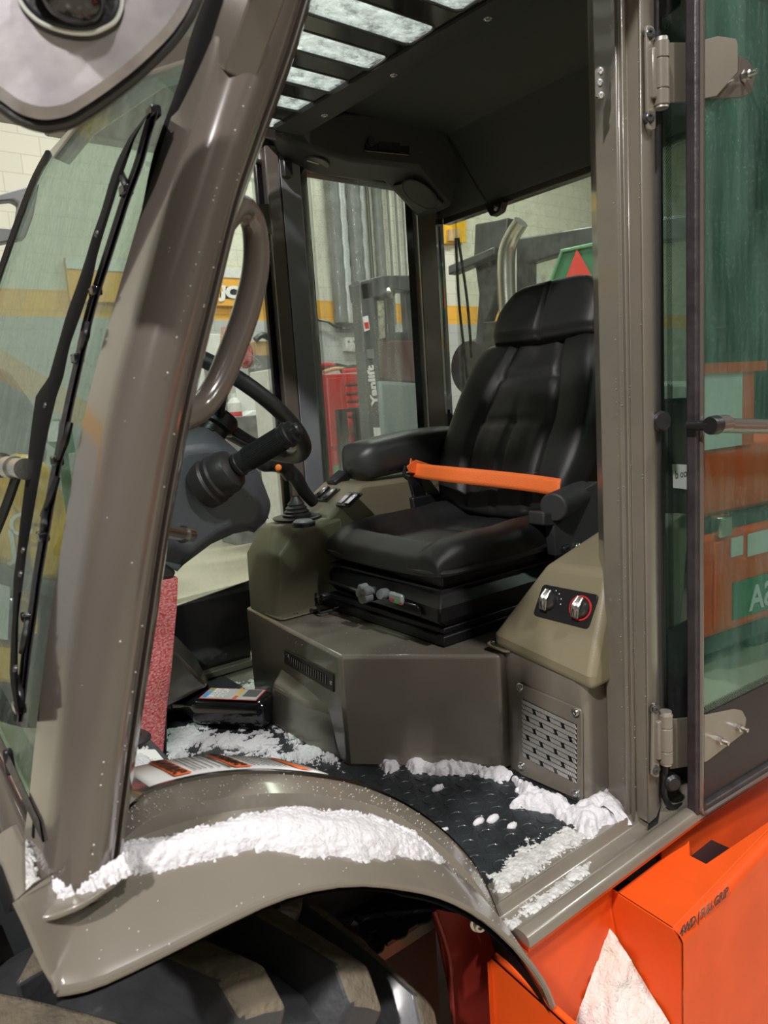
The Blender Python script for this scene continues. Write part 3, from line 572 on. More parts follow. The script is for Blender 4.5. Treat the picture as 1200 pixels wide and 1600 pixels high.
# grab handle
MB().tube([Y(345, 352, .70), Y(368, 326, .715), Y(386, 330, .73), Y(398, 362, .74), Y(399, 420, .745), Y(385, 485, .745), Y(362, 550, .742), Y(338, 605, .735), Y(312, 638, .725), Y(285, 652, .71), Y(265, 655, .70)], [.0135, .0135, .0135, .0140, .0150, .0152, .0150, .0150, .0145, .0150, .0150], 18, sub=8).build('grab_handle', PAINTD, FL, ang=180)
# door striker
MB().prism(roundpoly([Y(*q, .75) for q in ((247, 793), (265, 795), (258, 865), (243, 872))], .006), Yd(-.006)).build('striker_plate', CHROME, pil, bevel=.001)
MB().cyl(Y(252, 828, .745), Y(292, 836, .80), .0075).cyl(Y(286, 835, .792), Y(295, 836, .803), .0105).build('striker_pin', CHROME, pil)
# ---- windscreen
wp0 = V((.109, .70, .43)); wk = .3296; wn = V((-1, 0, wk)).normalized()
def WS(px, py, off=0.): return PL(px, py, wp0+wn*off, wn)
go = [(62, 1290), (0, 1150), (-60, 1014), (-140, 860), (-70, 640), (0, 440), (50, 300), (78, 240), (120, 190), (215, 110), (300, 90), (322, 92), (262, 250), (215, 400), (160, 620), (116, 820), (85, 1050)]
glass_ = MB().prism([WS(*q) for q in go], -wn*.005).build('windscreen', G_WIND, FL)
sl = [(60, 1302), (62, 1240), (86, 1000), (114, 800), (149, 620), (192, 470), (222, 340), (243, 240), (282, 130), (300, 60), (322, 0)]
srt = [(66, 1312), (78, 1240), (108, 1000), (138, 800), (172, 620), (214, 470), (250, 340), (280, 240), (322, 110), (338, 60), (356, 0)]
rows = []
for i in range(31):
    a = smooth(sl, i/30); b = smooth(srt, i/30); a, b = WS(*a, .004), WS(*b, .004); rows.append([a-wn*.012, a+wn*.002, a.lerp(b, .3)+wn*.007, a.lerp(b, .7)+wn*.007, b, b-wn*.012])
MB().grid(rows).build('windscreen_side_seal', ARMB, glass_, ang=50)
eo = [(66, 1312), (-70, 1000), (-160, 850)]; ei = [(60, 1285), (-64, 996), (-154, 846)]
rows = [[WS(*a), WS(*a, .014), WS(b[0]-1, b[1], .014), WS(*b)] for a, b in (((66, 1316), (62, 1282)), ((0, 1176), (0, 1148)), ((-70, 1020), (-66, 1000)), ((-160, 860), (-150, 850)))]
MB().grid(rows).build('windscreen_bottom_seal', SEALM, glass_, ang=50)
MB().tube([WS(-130, 850, .002), WS(-66, 640, .002), WS(-4, 440, .002), WS(46, 300, .002), WS(76, 240, .002)], .007, 8).build('windscreen_far_seal', RUBBER, glass_)
MB().prism([WS(*q, .006) for q in ((76, 236), (115, 192), (215, 104), (290, 54), (318, 50), (352, -60), (410, -60), (350, 110), (320, 92), (300, 93), (220, 118), (120, 196), (82, 246))], -wn*.03).build('windscreen_top_bar', PAINTD, FL, bevel=.003)
MB().prism([WS(*q, -.03) for q in ((285, -60), (350, -60), (318, 52), (278, 60))], -wn*.004).build('front_roof_glass', G_SIDE, FL)
# body below the windscreen
rows = [[WS(66, 1318), Y(62, 1400, .66)+V((0, 0, 0))], [WS(0, 1180), WS(0, 1180)+V((-.01, 0, -.20))], [WS(-70, 1024), WS(-70, 1024)+V((-.01, 0, -.26))], [WS(-160, 864), WS(-160, 864)+V((-.01, 0, -.30))]]
MB().grid(rows).build('front_cowl_panel', PAINTD, FL, solid=.01)
# wiper
armL = [(228, 180), (203, 212), (184, 248), (172, 280), (158, 330), (143, 372), (135, 400), (122, 440), (104, 490), (90, 540), (76, 590), (56, 618), (49, 667), (41, 740), (32, 810), (27, 860), (21, 905), (20, 960), (17, 1000), (15, 1060), (22, 1100), (25, 1112)]
armR = [(236, 176), (214, 216), (202, 252), (191, 282), (176, 330), (163, 372), (155, 400), (147, 440), (130, 490), (112, 540), (102, 590), (92, 618), (80, 667), (66, 740), (54, 810), (45, 860), (40, 905), (32, 960), (31, 1000), (31, 1060), (32, 1100), (33, 1112)]
rows = []
for i in range(60):
    a = lerp(armL, i/59); b = lerp(armR, i/59); rows.append([WS(*a, .036), WS(*a, .041), WS((a[0]+b[0])/2, (a[1]+b[1])/2, .044), WS(b[0]-3, b[1], .041), WS(b[0]-3, b[1], .036)])
wip = MB().grid(rows, 0, False, True).build('wiper', ARMB, FL, ang=40)
for q in ((72, 634), (37, 860), (33, 897), (152, 366), (25, 1045)): MB().lathe(WS(*q, .043), wn, [(0, 0), (.004, 0), (.003, .002), (0, .0025)], 10).build('rivet', STEELD, wip)
bl_ = [(240, 172), (228, 212), (216, 256), (196, 310), (180, 360), (164, 410), (148, 460), (134, 512), (122, 568), (108, 630), (96, 690), (82, 760), (70, 830), (58, 900), (50, 960), (42, 1010), (36, 1060), (31, 1100), (28, 1128)]
rows = []
for i in range(50):
    x, y = smooth(bl_, i/49); rows.append([WS(x-7, y-2, .030), WS(x-7, y-2, .036), WS(x-2, y, .033), WS(x, y, .038), WS(x+3, y, .033), WS(x+8, y+2, .036), WS(x+8, y+2, .028), WS(x, y, .012)])
MB().grid(rows, 0, False, True).build('wiper_blade', RUBBER, wip, ang=30)
for a, b in (((186, 262), (198, 298)), ((138, 505), (128, 545)), ((90, 745), (67, 806)), ((70, 800), (66, 838)), ((110, 660), (90, 722)), ((34, 1020), (44, 965)), ((26, 1058), (34, 1105))):
    MB().tube([WS(*a, .038), WS((a[0]+b[0])/2+1, (a[1]+b[1])/2, .039), WS(*b, .036)], [.003, .004, .003], 8).build('wiper_yoke', BLACK, wip)
for q in ((240, 176), (197, 298), (149, 455), (121, 560), (89, 720), (67, 838), (43, 965), (30, 1105)):
    MB().box(WS(*q, .036), (.010, .018, .010)).build('blade_clip', GLOSSB, wip, bevel=.002)
MB().cyl(WS(-60, 712, .05), WS(2, 727, .05), .016).cyl(WS(2, 727, .05), WS(40, 733, .05), .010, r2=.012).cyl(WS(14, 730, .05), WS(24, 731, .05), .0135).build('wiper_pivot', CHROME, wip, label='chrome wiper pivot shaft')
MB().tube([WS(28, 738, .04), WS(10, 790, .04), WS(-14, 850, .04)], .006, 8).build('parallel_arm', BLACK, wip)
# washer nozzle at the cowl
MB().box(WS(14, 1190, .01), (.010, .012, .03)).build('cowl_hook', BLACK, FL, bevel=.004)
# ---- mirror
mo = [(-90, 60), (-60, 130), (0, 166), (30, 189), (68, 199), (108, 193), (160, 160), (215, 118), (270, 66), (300, 22), (330, -60), (300, -140), (60, -160), (-60, -80)]
md = .50; mn = V((-fw.x, -fw.y, 0)).normalized(); mn = (mn+V((.25, -.1, .12))).normalized()
def MR(px, py, off=0.): return PL(px, py, EYE+ray(90, 60)*md+mn*off, mn)
rim_ = roundpoly([MR(*q) for q in mo], .012, 4); cM = sum(rim_, V())/len(rim_)
s1 = [cM+(p-cM)*.975+mn*.006 for p in rim_]; s2 = [cM+(p-cM)*.90+mn*.014 for p in rim_]; s3 = [cM+(p-cM)*.5+mn*.020 for p in rim_]
mb = MB().hull(s1, s2).hull(s2, s3); mir = mb.build('side_mirror', MIRB, FL, ang=60, label='dusty grey shell of the side mirror')
MB().prism([p-mn*.006 for p in rim_], -mn*.004).build('mirror_glass', CHROME, mir)
mb = MB().tube(rim_+[rim_[0]], .0036, 8, smooth=False); mb.build('mirror_rim', RUBBER, mir)
bc = MR(120, 10, .02)
fl_ = [(30, 20), (60, 50), (105, 66), (150, 68), (188, 48), (198, 20), (195, -10), (170, -50), (60, -60), (20, -20)]
fr_ = roundpoly([MR(*q, .020) for q in fl_], .008, 4); cF = sum(fr_, V())/len(fr_)
MB().hull(fr_, [cF+(p-cF)*.86+mn*.009 for p in fr_]).build('mirror_bracket', BLACK, mir, bevel=.002)
MB().tube([cF+(p-cF)*.93+mn*.0075 for p in fr_]+[cF+(fr_[0]-cF)*.93+mn*.0075], .0014, 6, smooth=False).build('bracket_edge', PALE, mir)
MB().ball(MR(115, 2, .030), .0205, 18, 0, (1, 1, .8)).build('ball_joint', GLOSSB, mir)
MB().tube([MR(110, -10, .03), MR(40, -80, .05), Y(250, -190, .50), Y(395, -150, .66)], .010, 10).build('mirror_arm', BLACK, mir)
# ---- door post
zb, zt = .0, 1.62
def vx(px, y, z=.8):   # plan point of a vertical edge seen at pixel column px on the eye level row
    lo_, hi_ = 0., 0.
    d = ray(px, 600); return V((d.x/d.y*y, y, 0))
ppn = [(938, .800), (930, .86), (990, .86), (1030, .76), (1026, .722), (1019, .708), (1006, .706), (1003, .712), (985, .735), (982, .728), (979, .728), (975, .742), (969, .746), (966, .752), (963, .757), (938, .800)]
plan = [vx(a, b) for a, b in ppn[:-1]]
post = MB().prism([V((p.x, p.y, -.004)) for p in plan], Zd(zt)).build('door_post', PAINT, FL, bevel=.0025, seg=2, ang=25)
MB().prism([p+Zd(-.006) for p in [vx(1004, .703), vx(1022, .703), vx(1030, .745), vx(1012, .745)]], Zd(-.006)).build('post_end_cap', BLACK, post)
MB().prism(roundpoly([Y(*q, .752) for q in ((930, 112), (936, 105), (951, 107), (951, 146), (942, 157), (930, 152))], .002), V((-.004, -.003, 0))).build('latch_striker', CHROME, post, bevel=.001)
for q in ((938, 112), (937, 130), (939, 150)): bolt(Y(*q, .749), (-.8, -.6, 0), .004, .004, 'screw', post)
# seal tube and quarter window
def vline(px0, py0, px1, py1, y): return [Y(px0, py0, y), Y(px1, py1, y)]
MB().tube([Y(1024, -60, .73), Y(1024, 600, .73), Y(1030, 1125, .73)], .0095, 12, smooth=False).build('door_seal_tube', RUBBER, post)
MB().prism([p+Zd(.05) for p in [vx(1026, .765), vx(1032, .742), vx(1038, .742), vx(1036, .765)]], Zd(1.55)).build('quarter_window_frame', RUBBER, FL)
qa = V((vx(1036, .745).x, .745, .0)); qb = V((1.86, .745, 0))
MB().prism([qa+Zd(.10), qb+Zd(.10), qb+Zd(1.5), qa+Zd(1.5)], Yd(.004)).build('quarter_window', G_QTR, FL)
MB().bb((qa.x, .748, .0), (1.86, .752, .33)).build('quarter_lower_panel', GLOSSB, FL)
q0 = qa+V((.01, -.002, .12)); nu = 1
def dotstrip(name, a, b, ux, w_, par):   # a->b along, ux across
    a, b, ux = V(a), V(b), V(ux).normalized()*w_; me = bpy.data.meshes.new(name); me.from_pydata([a, b, b+ux, a+ux], [], [(0, 1, 2, 3)]); me.materials.append(DOTS)
    uvl = me.uv_layers.new(name='UVMap'); L1 = (b-a).length
    for i, uv in enumerate(((0, 0), (L1, 0), (L1, w_), (0, w_))): uvl.data[i].uv = uv
    o = bpy.data.objects.new(name, me); COL.objects.link(o); setpar(o, par); return o
qw = bpy.data.objects['quarter_window']
dotstrip('dot_border', qa+V((.012, -.001, .33)), qa+V((.012, -.001, 1.5)), (1, 0, 0), .018, qw)
for py in (42, 62): pass
MB().lathe(Y(1032, 658, .71), (-.45, -.9, 0), [(0, -.01), (.017, -.01), (.018, .004), (.014, .009), (0, .010)], 20).build('door_bumper', BLACK, post)
MB().lathe(Y(1050, 1222, .70), (-.45, -.9, 0), [(0, -.01), (.016, -.01), (.017, .004), (.012, .009), (0, .010)], 20).tube([Y(1040, 1195, .71), Y(1038, 1240, .71), Y(1052, 1262, .71), Y(1080, 1250, .71)], .006, 8).build('lower_latch', BLACK, post)
MB().prism([Y(*q, .735) for q in ((1018, -40), (1041, -40), (1040, 22), (1018, 38))], Yd(-.03)).build('upper_latch', BLACK, post, bevel=.004)
MB().lathe(V((1.16, .80, 0)), (0, 0, 1), [(.001, 0), (.02, 0), (.02, .01), (.0, .01)], 8).build('floor_plug', BLACK, FL)
MB().prism([Y(*q, .74) for q in ((1033, 1200), (1078, 1190), (1078, 1255), (1040, 1268))], Yd(.01)).build('rear_corner_panel', PAINTD, FL)
# hinges
def hinge(y0, y1, brk, strap_pts, plates, bolts_):
    hx = vx(1026, .70); zA, zB = Y(1032, y0, .69).z, Y(1032, y1, .69).z
    ha = Y((1033 if y0 < 500 else 1040), y0, .69); hc = V((ha.x, .69, 0))
    h = MB().prism(roundpoly([Y(*q, .703) for q in brk], .008), Yd(-.006)).build('hinge', PAINT, FL, bevel=.0015)
    Z0, Z1 = zB, zA; ln = Z1-Z0
    for k, (f0, f1) in enumerate(((0, .24), (.26, .72), (.74, 1))): MB().cyl(hc+Zd(Z0+ln*f0), hc+Zd(Z0+ln*f1), .0125, 20).build('hinge_knuckle', PAINT, h, bevel=.001)
    MB().cyl(hc+Zd(Z0-.004), hc+Zd(Z1+.006), .0105).build('hinge_pin', GALV, h)
    MB().box(hc+V((-.006, .006, (Z0+Z1)/2)), (.03, .012, ln*.8)).build('hinge_web', PAINT, h, bevel=.003)
    return h
h1 = hinge(66, 165, ((1005, 40), (1018, 44), (1020, 205), (1008, 206)), None, None, None)
h2 = hinge(1120, 1196, ((1017, 1096), (1026, 1100), (1026, 1214), (1015, 1212)), None, None, None)
for q, h in (((1014, 53), h1), ((1014, 184), h1), ((1023, 1107), h2), ((1023, 1203), h2)): bolt(Y(*q, .698), (-.5, -.85, 0), .0065, .006, 'bolt', h, STEELD)
# ---- the open door
dd = V((math.cos(math.radians(-3.5)), math.sin(math.radians(-3.5)), 0)); dn = V((dd.y, -dd.x, 0))  # dn points to the viewer side (-y)
D0 = V((vx(1088, .662).x, .662, 0))
def DR(px, py, off=0.): return PL(px, py, D0+dn*off, dn)
z_bot = DR(1085, 1290, 0).z; z_top = 1.50
dw = .64
ol = [(0, z_bot), (dw, z_bot), (dw, z_top), (0, z_top)]
def dpt(u, z, off=0.): return D0+dd*u+dn*off+Zd(z)
out_ = roundpoly([dpt(*q) for q in ol], .022, 6); inn_ = roundpoly([dpt(.026, z_bot+.026), dpt(dw-.026, z_bot+.026), dpt(dw-.026, z_top-.026), dpt(.026, z_top-.026)], .012, 6)
vs, fs = ring(out_, inn_, -dn*.020); door = MB().add(vs, fs).build('door', SEALM, FL, bevel=.003, label='open glass door with a dark rubber edge')
mid_ = [(a+b)/2 for a, b in zip(out_, inn_)]
MB().tube([p+dn*.001 for p in mid_]+[mid_[0]+dn*.001], .0045, 6, smooth=False).build('door_edge_trim', PAINTD, door)
gp_ = roundpoly([dpt(.02, z_bot+.02, -.012), dpt(dw-.02, z_bot+.02, -.012), dpt(dw-.02, z_top-.02, -.012), dpt(.02, z_top-.02, -.012)], .012)
dg_ = MB().prism(gp_, -dn*.005).build('door_glass', G_DOOR, door)
lowz = DR(1108, 1112, -.012).z; lz2 = DR(1198, 1050, -.012).z
MB().prism([dpt(.03, z_bot+.03, -.0105), dpt(dw-.03, z_bot+.03, -.0105), dpt(dw-.03, lowz, -.0105), dpt(.03, lowz, -.0105)], dn*.001).build('black_printed_panel', pm('black_glass_print', (.022, .018, .021), .30, spec=.25), door)
dotstrip('dot_border', dpt(.026, lowz, -.010), dpt(.026, 1.46, -.010), dd, .014, door)
dotstrip('dot_border', dpt(.026, lowz, -.010), dpt(dw-.03, lowz, -.010), (0, 0, 1), .016, door)
# pull bar
pa = DR(1118, 664, .035); pb = DR(1300, 668, .035)
bar = MB().cyl(pa, pb, .0125).build('pull_bar', PAINTD, door); MB().cyl(pa-dd*.002, pa+dd*.035, .0150).build('pull_bar_sleeve', PAINTD, door, bevel=.002)
MB().cyl(pa-dd*.016, pa+dd*.004, .0155, r2=.0165).build('bar_end_cap', BLACK, door, bevel=.002); MB().cyl(pa-dd*.008+dn*-.005, pa-dd*.008-dn*.045, .009).build('bar_mount', BLACK, door)
# hinge straps on the outer glass face
so = -.007
MB().prism([Y(*q, .70) for q in ((1040, 66), (1090, 66), (1090, 160), (1040, 160))], Yd(.004)).build('upper_strap_leaf', PAINT, h1, bevel=.001)
MB().prism([Y(*q, .70) for q in ((1048, 1124), (1090, 1120), (1090, 1196), (1048, 1202))], Yd(.004)).build('lower_strap_leaf', PAINT, h2, bevel=.001)
sp1 = [(1100, 62), (1122, 56), (1150, 60), (1153, 68), (1153, 112), (1120, 150), (1100, 154)]
MB().prism([DR(*q, -.002) for q in sp1], -dn*.004).build('upper_hinge_strap', PAINT, h1, bevel=.001)
sp1b = roundpoly([DR(*q, -.0115) for q in ((1108, 90), (1155, 86), (1172, 96), (1181, 118), (1174, 146), (1160, 152), (1108, 154))], .008)
MB().prism(sp1b, -dn*.006).build('upper_hinge_plate', PAINTD, h1, bevel=.001)
sp2 = [(1100, 1118), (1148, 1108), (1160, 1110), (1167, 1124), (1162, 1146), (1105, 1190), (1100, 1192)]
MB().prism(roundpoly([DR(*q, so) for q in sp2], .006), -dn*.005).build('lower_hinge_strap', PAINT, h2, bevel=.001)
for q, h in (((1162, 120), h1), ((1120, 1155), h2), ((1150, 1135), h2)):
    c = DR(*q, -.010); MB().cyl(c-dn*.02, c+dn*.024, .0042).lathe(c, dn, [(.0, 0), (.011, 0), (.011, .002), (.008, .003), (.008, .011), (.004, .012)], 6).build('strap_bolt', CHROME, h, ang=20)
# decal behind the quarter glass
dc = MB().prism([Y(*q, .7445) for q in ((1050, 725), (1110, 728), (1110, 770), (1052, 762))], Yd(-.0006)).build('instruction_sticker', PALE, qw)
text('sticker_drawing', 'b oo', Y(1055, 748, .7435), (1, 0, 0), (0, 0, 1), .022, LABG, qw, .0002)
# ---- far side structure
# lower black panel, window, frames
yF = 2.05
MB().prism([Y(*q, yF) for q in ((262, 952), (392, 906), (392, 1034), (325, 1062), (255, 1085))], Yd(.006)).build('far_lower_panel', GLOSSB, FL)
MB().bb((.55, 2.02, .0), (1.9, 2.07, .022)).build('far_sill', PAINT, FL, bevel=.004)
fwin = [Y(*q, yF+.004) for q in ((250, 960), (396, 905), (446, 880), (431, 560), (412, 262), (300, 290), (230, 400))]
x0f, x1f = Y(262, 952, yF).x-.12, Y(436, 700, yF).x
fg = MB().prism([V((x0f, yF, .24)), V((x1f, yF, .24)), V((x1f, yF, 1.53)), V((x0f+.22, yF, 1.53))], Yd(.004)).build('far_door_glass', G_SIDE, FL)
dotstrip('dot_border', (x1f, yF-.002, .25), (x1f, yF-.002, 1.50), (-1, 0, 0), .016, fg)
dotstrip('dot_border', (x0f, yF-.002, .243), (x1f, yF-.002, .262), (0, 0, 1), .014, fg)
dotstrip('dot_border', (x0f+.2, yF-.002, 1.505), (x1f, yF-.002, 1.505), (0, 0, -1), .014, fg)
MB().bb((x1f, yF-.006, .24), (x1f+.07, yF+.01, 1.56)).build('far_door_frame', GLOSSB, FL)
def fx(px, y, row=500): d = ray(px, row); return V((d.x/d.y*y, y, 0))
def colm(name, pl, z0, z1, m, bev=.003): return MB().prism([V((p.x, p.y, z0)) for p in pl], Zd(z1-z0)).build(name, m, FL, bevel=bev)
colm('far_centre_pillar', [fx(429, 2.03), fx(436, 1.985), fx(456, 1.965), fx(459, 2.06), fx(440, 2.08)], .02, 1.58, PAINTD)
colm('far_pillar_trim', [fx(457, 1.965), fx(486, 1.985), fx(492, 2.06), fx(459, 2.06)], .02, 1.56, TRIMS)
colm('far_window_frame', [fx(486, 1.995), fx(497, 2.03), fx(497, 2.06), fx(488, 2.06)], .02, 1.56, GLOSSB)
MB().box(Y(447, 264, 1.96), (.03, .03, .05)).build('door_catch', STEELD, FL, bevel=.004)
MB().prism([Y(*q, 2.0) for q in ((395, 320), (420, 318), (424, 365), (396, 365))], Yd(.01)).build('latch_plate', PAINTD, FL, bevel=.001)
xw0, xw1 = fx(497, 2.05).x, fx(655, 2.05).x
sg = MB().prism([V((xw0, yF, .45)), V((xw1, yF, .45)), V((xw1, yF, 1.56)), V((xw0, yF, 1.56))], Yd(.004)).build('far_side_window', G_SIDED, FL)
dotstrip('dot_border', (xw0, yF-.002, .45), (xw0, yF-.002, 1.55), (1, 0, 0), .010, sg); dotstrip('dot_border', (xw1, yF-.002, .45), (xw1, yF-.002, 1.55), (-1, 0, 0), .014, sg)
dotstrip('dot_border', (xw0, yF-.002, 1.545), (xw1, yF-.002, 1.545), (0, 0, -1), .012, sg)
MB().bb((x1f, 2.045, .02), (1.9, 2.06, .50)).build('far_body_panel', PAINTD, FL)
colm('far_rear_pillar', [fx(651, 2.04), fx(662, 1.98), fx(688, 1.965), fx(697, 2.03), fx(690, 2.09), fx(655, 2.09)], .3, 1.60, PAINTD)
colm('rear_window_frame', [fx(690, 1.985), fx(700, 2.02), fx(700, 2.05), fx(690, 2.05)], .3, 1.50, GLOSSB)
colm('far_window_edge', [fx(643, 2.045), fx(654, 2.025), fx(658, 2.05), fx(643, 2.052)], .45, 1.56, GLOSSB, 0)
# rear wall and window
xR = 1.92
MB().bb((xR, .76, .2), (xR+.03, 2.06, .745)).build('rear_lower_panel', PAINTD, FL)
MB().bb((xR, .76, .74), (xR+.015, 2.03, .76)).build('rear_window_sill', GLOSSB, FL)
rg = MB().bb((xR+.005, .76, .74), (xR+.009, 2.02, 1.50)).build('rear_window', G_REAR, FL)
MB().bb((xR-.01, .74, .1), (xR+.05, .82, 1.55)).build('near_rear_pillar', PAINTD, FL)
dotstrip('dot_border', (xR+.003, 2.005, .76), (xR+.003, 2.005, 1.5), (0, -1, 0), .012, rg)
MB().tube([X(712, 372, xR+.03), X(717, 470, xR+.035), X(727, 560, xR+.035), X(735, 640, xR+.03)], .0055, 6).tube([X(716, 372, xR+.04), X(730, 470, xR+.055), X(737, 560, xR+.05)], .006, 6).build('rear_wiper', GLOSSB, rg)
MB().prism(roundpoly([X(*q, xR-.01) for q in ((766, 322), (795, 314), (790, 332), (776, 340))], .008), Xd(-.03)).build('rear_wiper_motor', BLACK, FL, bevel=.004)
bolt(X(775, 324, xR-.04), (-1, 0, 0), .008, .006, 'bolt', rg)
# ---- roof: grille plate with slots, windows, headliner
zr = 1.56
slots = [((715, 20), (760, -8)), ((635, 71), (684, 42)), ((573, 110), (610, 88)), ((515, 146), (549, 127)), ((470, 176), (495, 160)), ((428, 201), (447, 188))]
xs1 = sum(Z(*b, zr).x for a, b in slots)/6; xs0 = .80; ys = [(Z(*b, zr).y, Z(*a, zr).y) for a, b in slots]
mb = MB(); cells = []
edges = [ys[0][0]-.02]+[(ys[i][1]+ys[i+1][0])/2 for i in range(5)]+[ys[5][1]+.06]
roofg = None
for i, (ya, yb) in enumerate(ys):
    yb2 = max(yb, ya+.05); xe = Z(*slots[i][1], zr).x; i_ = [(V(((xs0+xe)/2, (ya+yb2)/2, zr))+V((a, b, 0))) for a, b in rrect(xe-xs0, yb2-ya, .020)]
    oc = ((xs0-.14+1.16)/2, (edges[i]+edges[i+1])/2); o_ = [V((oc[0]+a, oc[1]+b, zr)) for a, b in rrect(1.16-(xs0-.14), edges[i+1]-edges[i], .0005)]
    vs, fs = ring(o_, i_, Zd(.004)); mb.add(vs, fs); cells.append(i_)
roofg = mb.build('roof_grille', GLOSSB, FL)
for c in cells:
    ctr = sum(c, V())/len(c); MB().prism([ctr+(p-ctr)*1.03+Zd(.005) for p in c], Zd(.006)).build('roof_window', G_ROOF, roofg, label='wet translucent roof window')
for c in cells: MB().tube([p+Zd(.001) for p in c]+[c[0]+Zd(.001)], .0032, 6, smooth=False).build('slot_edge', STEELD, roofg)
MB().bb((.42, .72, zr+.001), (.66, 2.1, zr+.05)).build('roof_front_beam', PAINTD, FL, bevel=.01)
MB().bb((1.14, .66, 1.69), (1.95, 2.1, 1.73)).build('roof_panel', PAINTD, FL)
MB().bb((.5, .60, 1.575), (1.14, .70, 1.66)).bb((1.13, .60, 1.60), (1.95, .70, 1.70)).build('roof_side_rail', PAINTD, FL, bevel=.01)
MB().bb((.55, 2.03, 1.545), (1.95, 2.1, 1.66)).build('far_roof_rail', PAINTD, FL, bevel=.01)
# headliner
T = [(431, 206), (445, 199), (470, 188), (543, 173), (640, 181), (739, 189)]; Cc = [(431, 211), (452, 224), (497, 237), (543, 251), (655, 264), (703, 322)]; S = [(431, 220), (438, 248), (497, 274), (560, 280), (600, 284), (656, 344)]
rT = [Y(*q, 1.795) for q in T]; rC = [Y(*q, 1.825) for q in Cc]; rS = [Y(*q, 1.99) for q in S]; rC[5] = Y(*Cc[5], 1.83); rS[0] = Y(*S[0], 1.9)
bk = [V((p.x, 2.03, 1.62)) for p in rS]
tb = [V((p.x, 1.86, 1.64)) for p in rT]
hl = MB().grid([tb, rT, rC, rS, bk]).build('overhead_console', LINER, FL, bevel=.012, seg=3, ang=30)
rb0 = X(739, 189, 1.62)
# lip, recess and rear header
MB().grid([[V((1.068+x, y, z)) for x, z in ((.60, 1.645), (.64, 1.640), (.665, 1.61), (.79, 1.47), (.815, 1.452), (.83, 1.47))] for y in (1.79, 2.03)]).build('rear_header_cover', LINER, FL, ang=28)
lz = 1.552; lipx0, lipx1 = 1.085, 1.17
recz = 1.60
yA_, yB_ = .70, 1.83
mb = MB(); xl = [(0, 1.575), (.003, 1.554), (.015, 1.5515), (.085, 1.5515), (.10, 1.556), (.125, 1.60), (.16, 1.640), (.60, 1.645), (.64, 1.640), (.665, 1.61), (.79, 1.47), (.815, 1.452), (.83, 1.47)]
lx = lambda x, y: 1.068+(1.80-y)*.082*max(0, 1-x/.2)+x
hrows = [[V((lx(x, y), y, z)) for x, z in xl] for y in (.72, .9, 1.1, 1.3, 1.5, 1.68)]+[[V((lx(x, 1.80), 1.80, z)) for x, z in xl]]
mb.grid(hrows); mb.build('headliner', LINER, FL, bevel=0, ang=28)
MB().bb((1.905, .76, 1.438), (1.94, 2.05, 1.66)).build('rear_header', PAINTD, FL, bevel=.004)
for q in ((615, 117), (762, 29), (507, 180)): bolt(Z(*q, 1.552), (0, 0, -1), .006, .004, 'screw', bpy.data.objects['headliner'])
def YP(px, py, y): return Y(px, py, y)
rad = MB().prism([Y(*q, 1.822) for q in ((551, 197), (668, 220), (668, 249), (551, 240))], Yd(.03)).build('radio_recess', BLACK, hl)
o_ = roundpoly([Y(*q, 1.812) for q in ((570, 205), (640, 214), (640, 243), (570, 236))], .006); rr = MB().prism(o_, Yd(.02)).build('radio', GLOSSB, hl, bevel=.002)
MB().prism([Y(*q, 1.8105) for q in ((592, 213), (625, 217), (625, 236), (592, 232))], Yd(.004)).build('radio_display', pm('radio_screen', (.02, .022, .024), .15), hl)
MB().lathe(Y(579, 221, 1.81), (0, -1, 0), [(0, 0), (.012, 0), (.012, .008), (0, .009)], 18).build('radio_knob', STEELD, hl)
MB().prism([Y(*q, 1.812) for q in ((655, 224), (664, 226), (664, 240), (655, 238))], Yd(.004)).build('radio_switch', STEELD, hl)
# vent light and speaker on the lower faces
def facept(p3, px, py, off=0):
    n = (p3[1]-p3[0]).cross(p3[2]-p3[0]).normalized(); n = n if n.z < 0 else -n; return PL(px, py, p3[0]+n*off, n), n
f1 = (rC[2], rC[3], rS[3]); c, n1_ = facept(f1, 492, 250, .002); ell = []
for k in range(20):
    a = 2*math.pi*k/20; ell.append(facept(f1, 493+22*math.cos(a)+2*math.sin(a), 250+10*math.sin(a)+3*math.cos(a), 0)[0])
vl = MB().prism([p-n1_*.002 for p in ell], n1_*.012).build('map_light', BLACK, hl, bevel=.002)
MB().prism([facept(f1, *q, .011)[0] for q in ((480, 250), (498, 256), (496, 259), (478, 253))], n1_*.001).build('light_lens', WHITE, hl)
f2 = (rC[4], rC[5], rS[4]); so_ = roundpoly([facept(f2, *q, -.002)[0] for q in ((614, 286), (650, 277), (696, 315), (655, 331))], .012); n2_ = facept(f2, 650, 300)[1]
spk = MB().prism(so_, n2_*.014).build('speaker', BLACK, hl, bevel=.003)
el = [facept(f2, 656+28*math.cos(a)*.9+6*math.sin(a), 303+20*math.sin(a)+8*math.cos(a), .0125)[0] for a in [2*math.pi*k/28 for k in range(28)]]
MB().prism(el, n2_*.0015).build('speaker_mesh', LINER, hl); ec = sum(el, V())/28
MB().tube([ec+(p-ec)*1.05 for p in el]+[ec+(el[0]-ec)*1.05], .0022, 6, smooth=False).build('speaker_ring', RUBBER, hl)
# interior fender at the far front
far = [(262, 985), (300, 1010), (330, 1062), (335, 1085), (262, 1090)]
MB().hull([Y(*q, 1.98) for q in ((210, 960), (275, 993), (305, 1025), (328, 1068), (210, 1110))], [Y(*q, 1.72) for q in ((210, 1000), (275, 1020), (305, 1050), (325, 1072), (210, 1130))]).build('far_inner_arch', PAINTD, FL, bevel=.01)
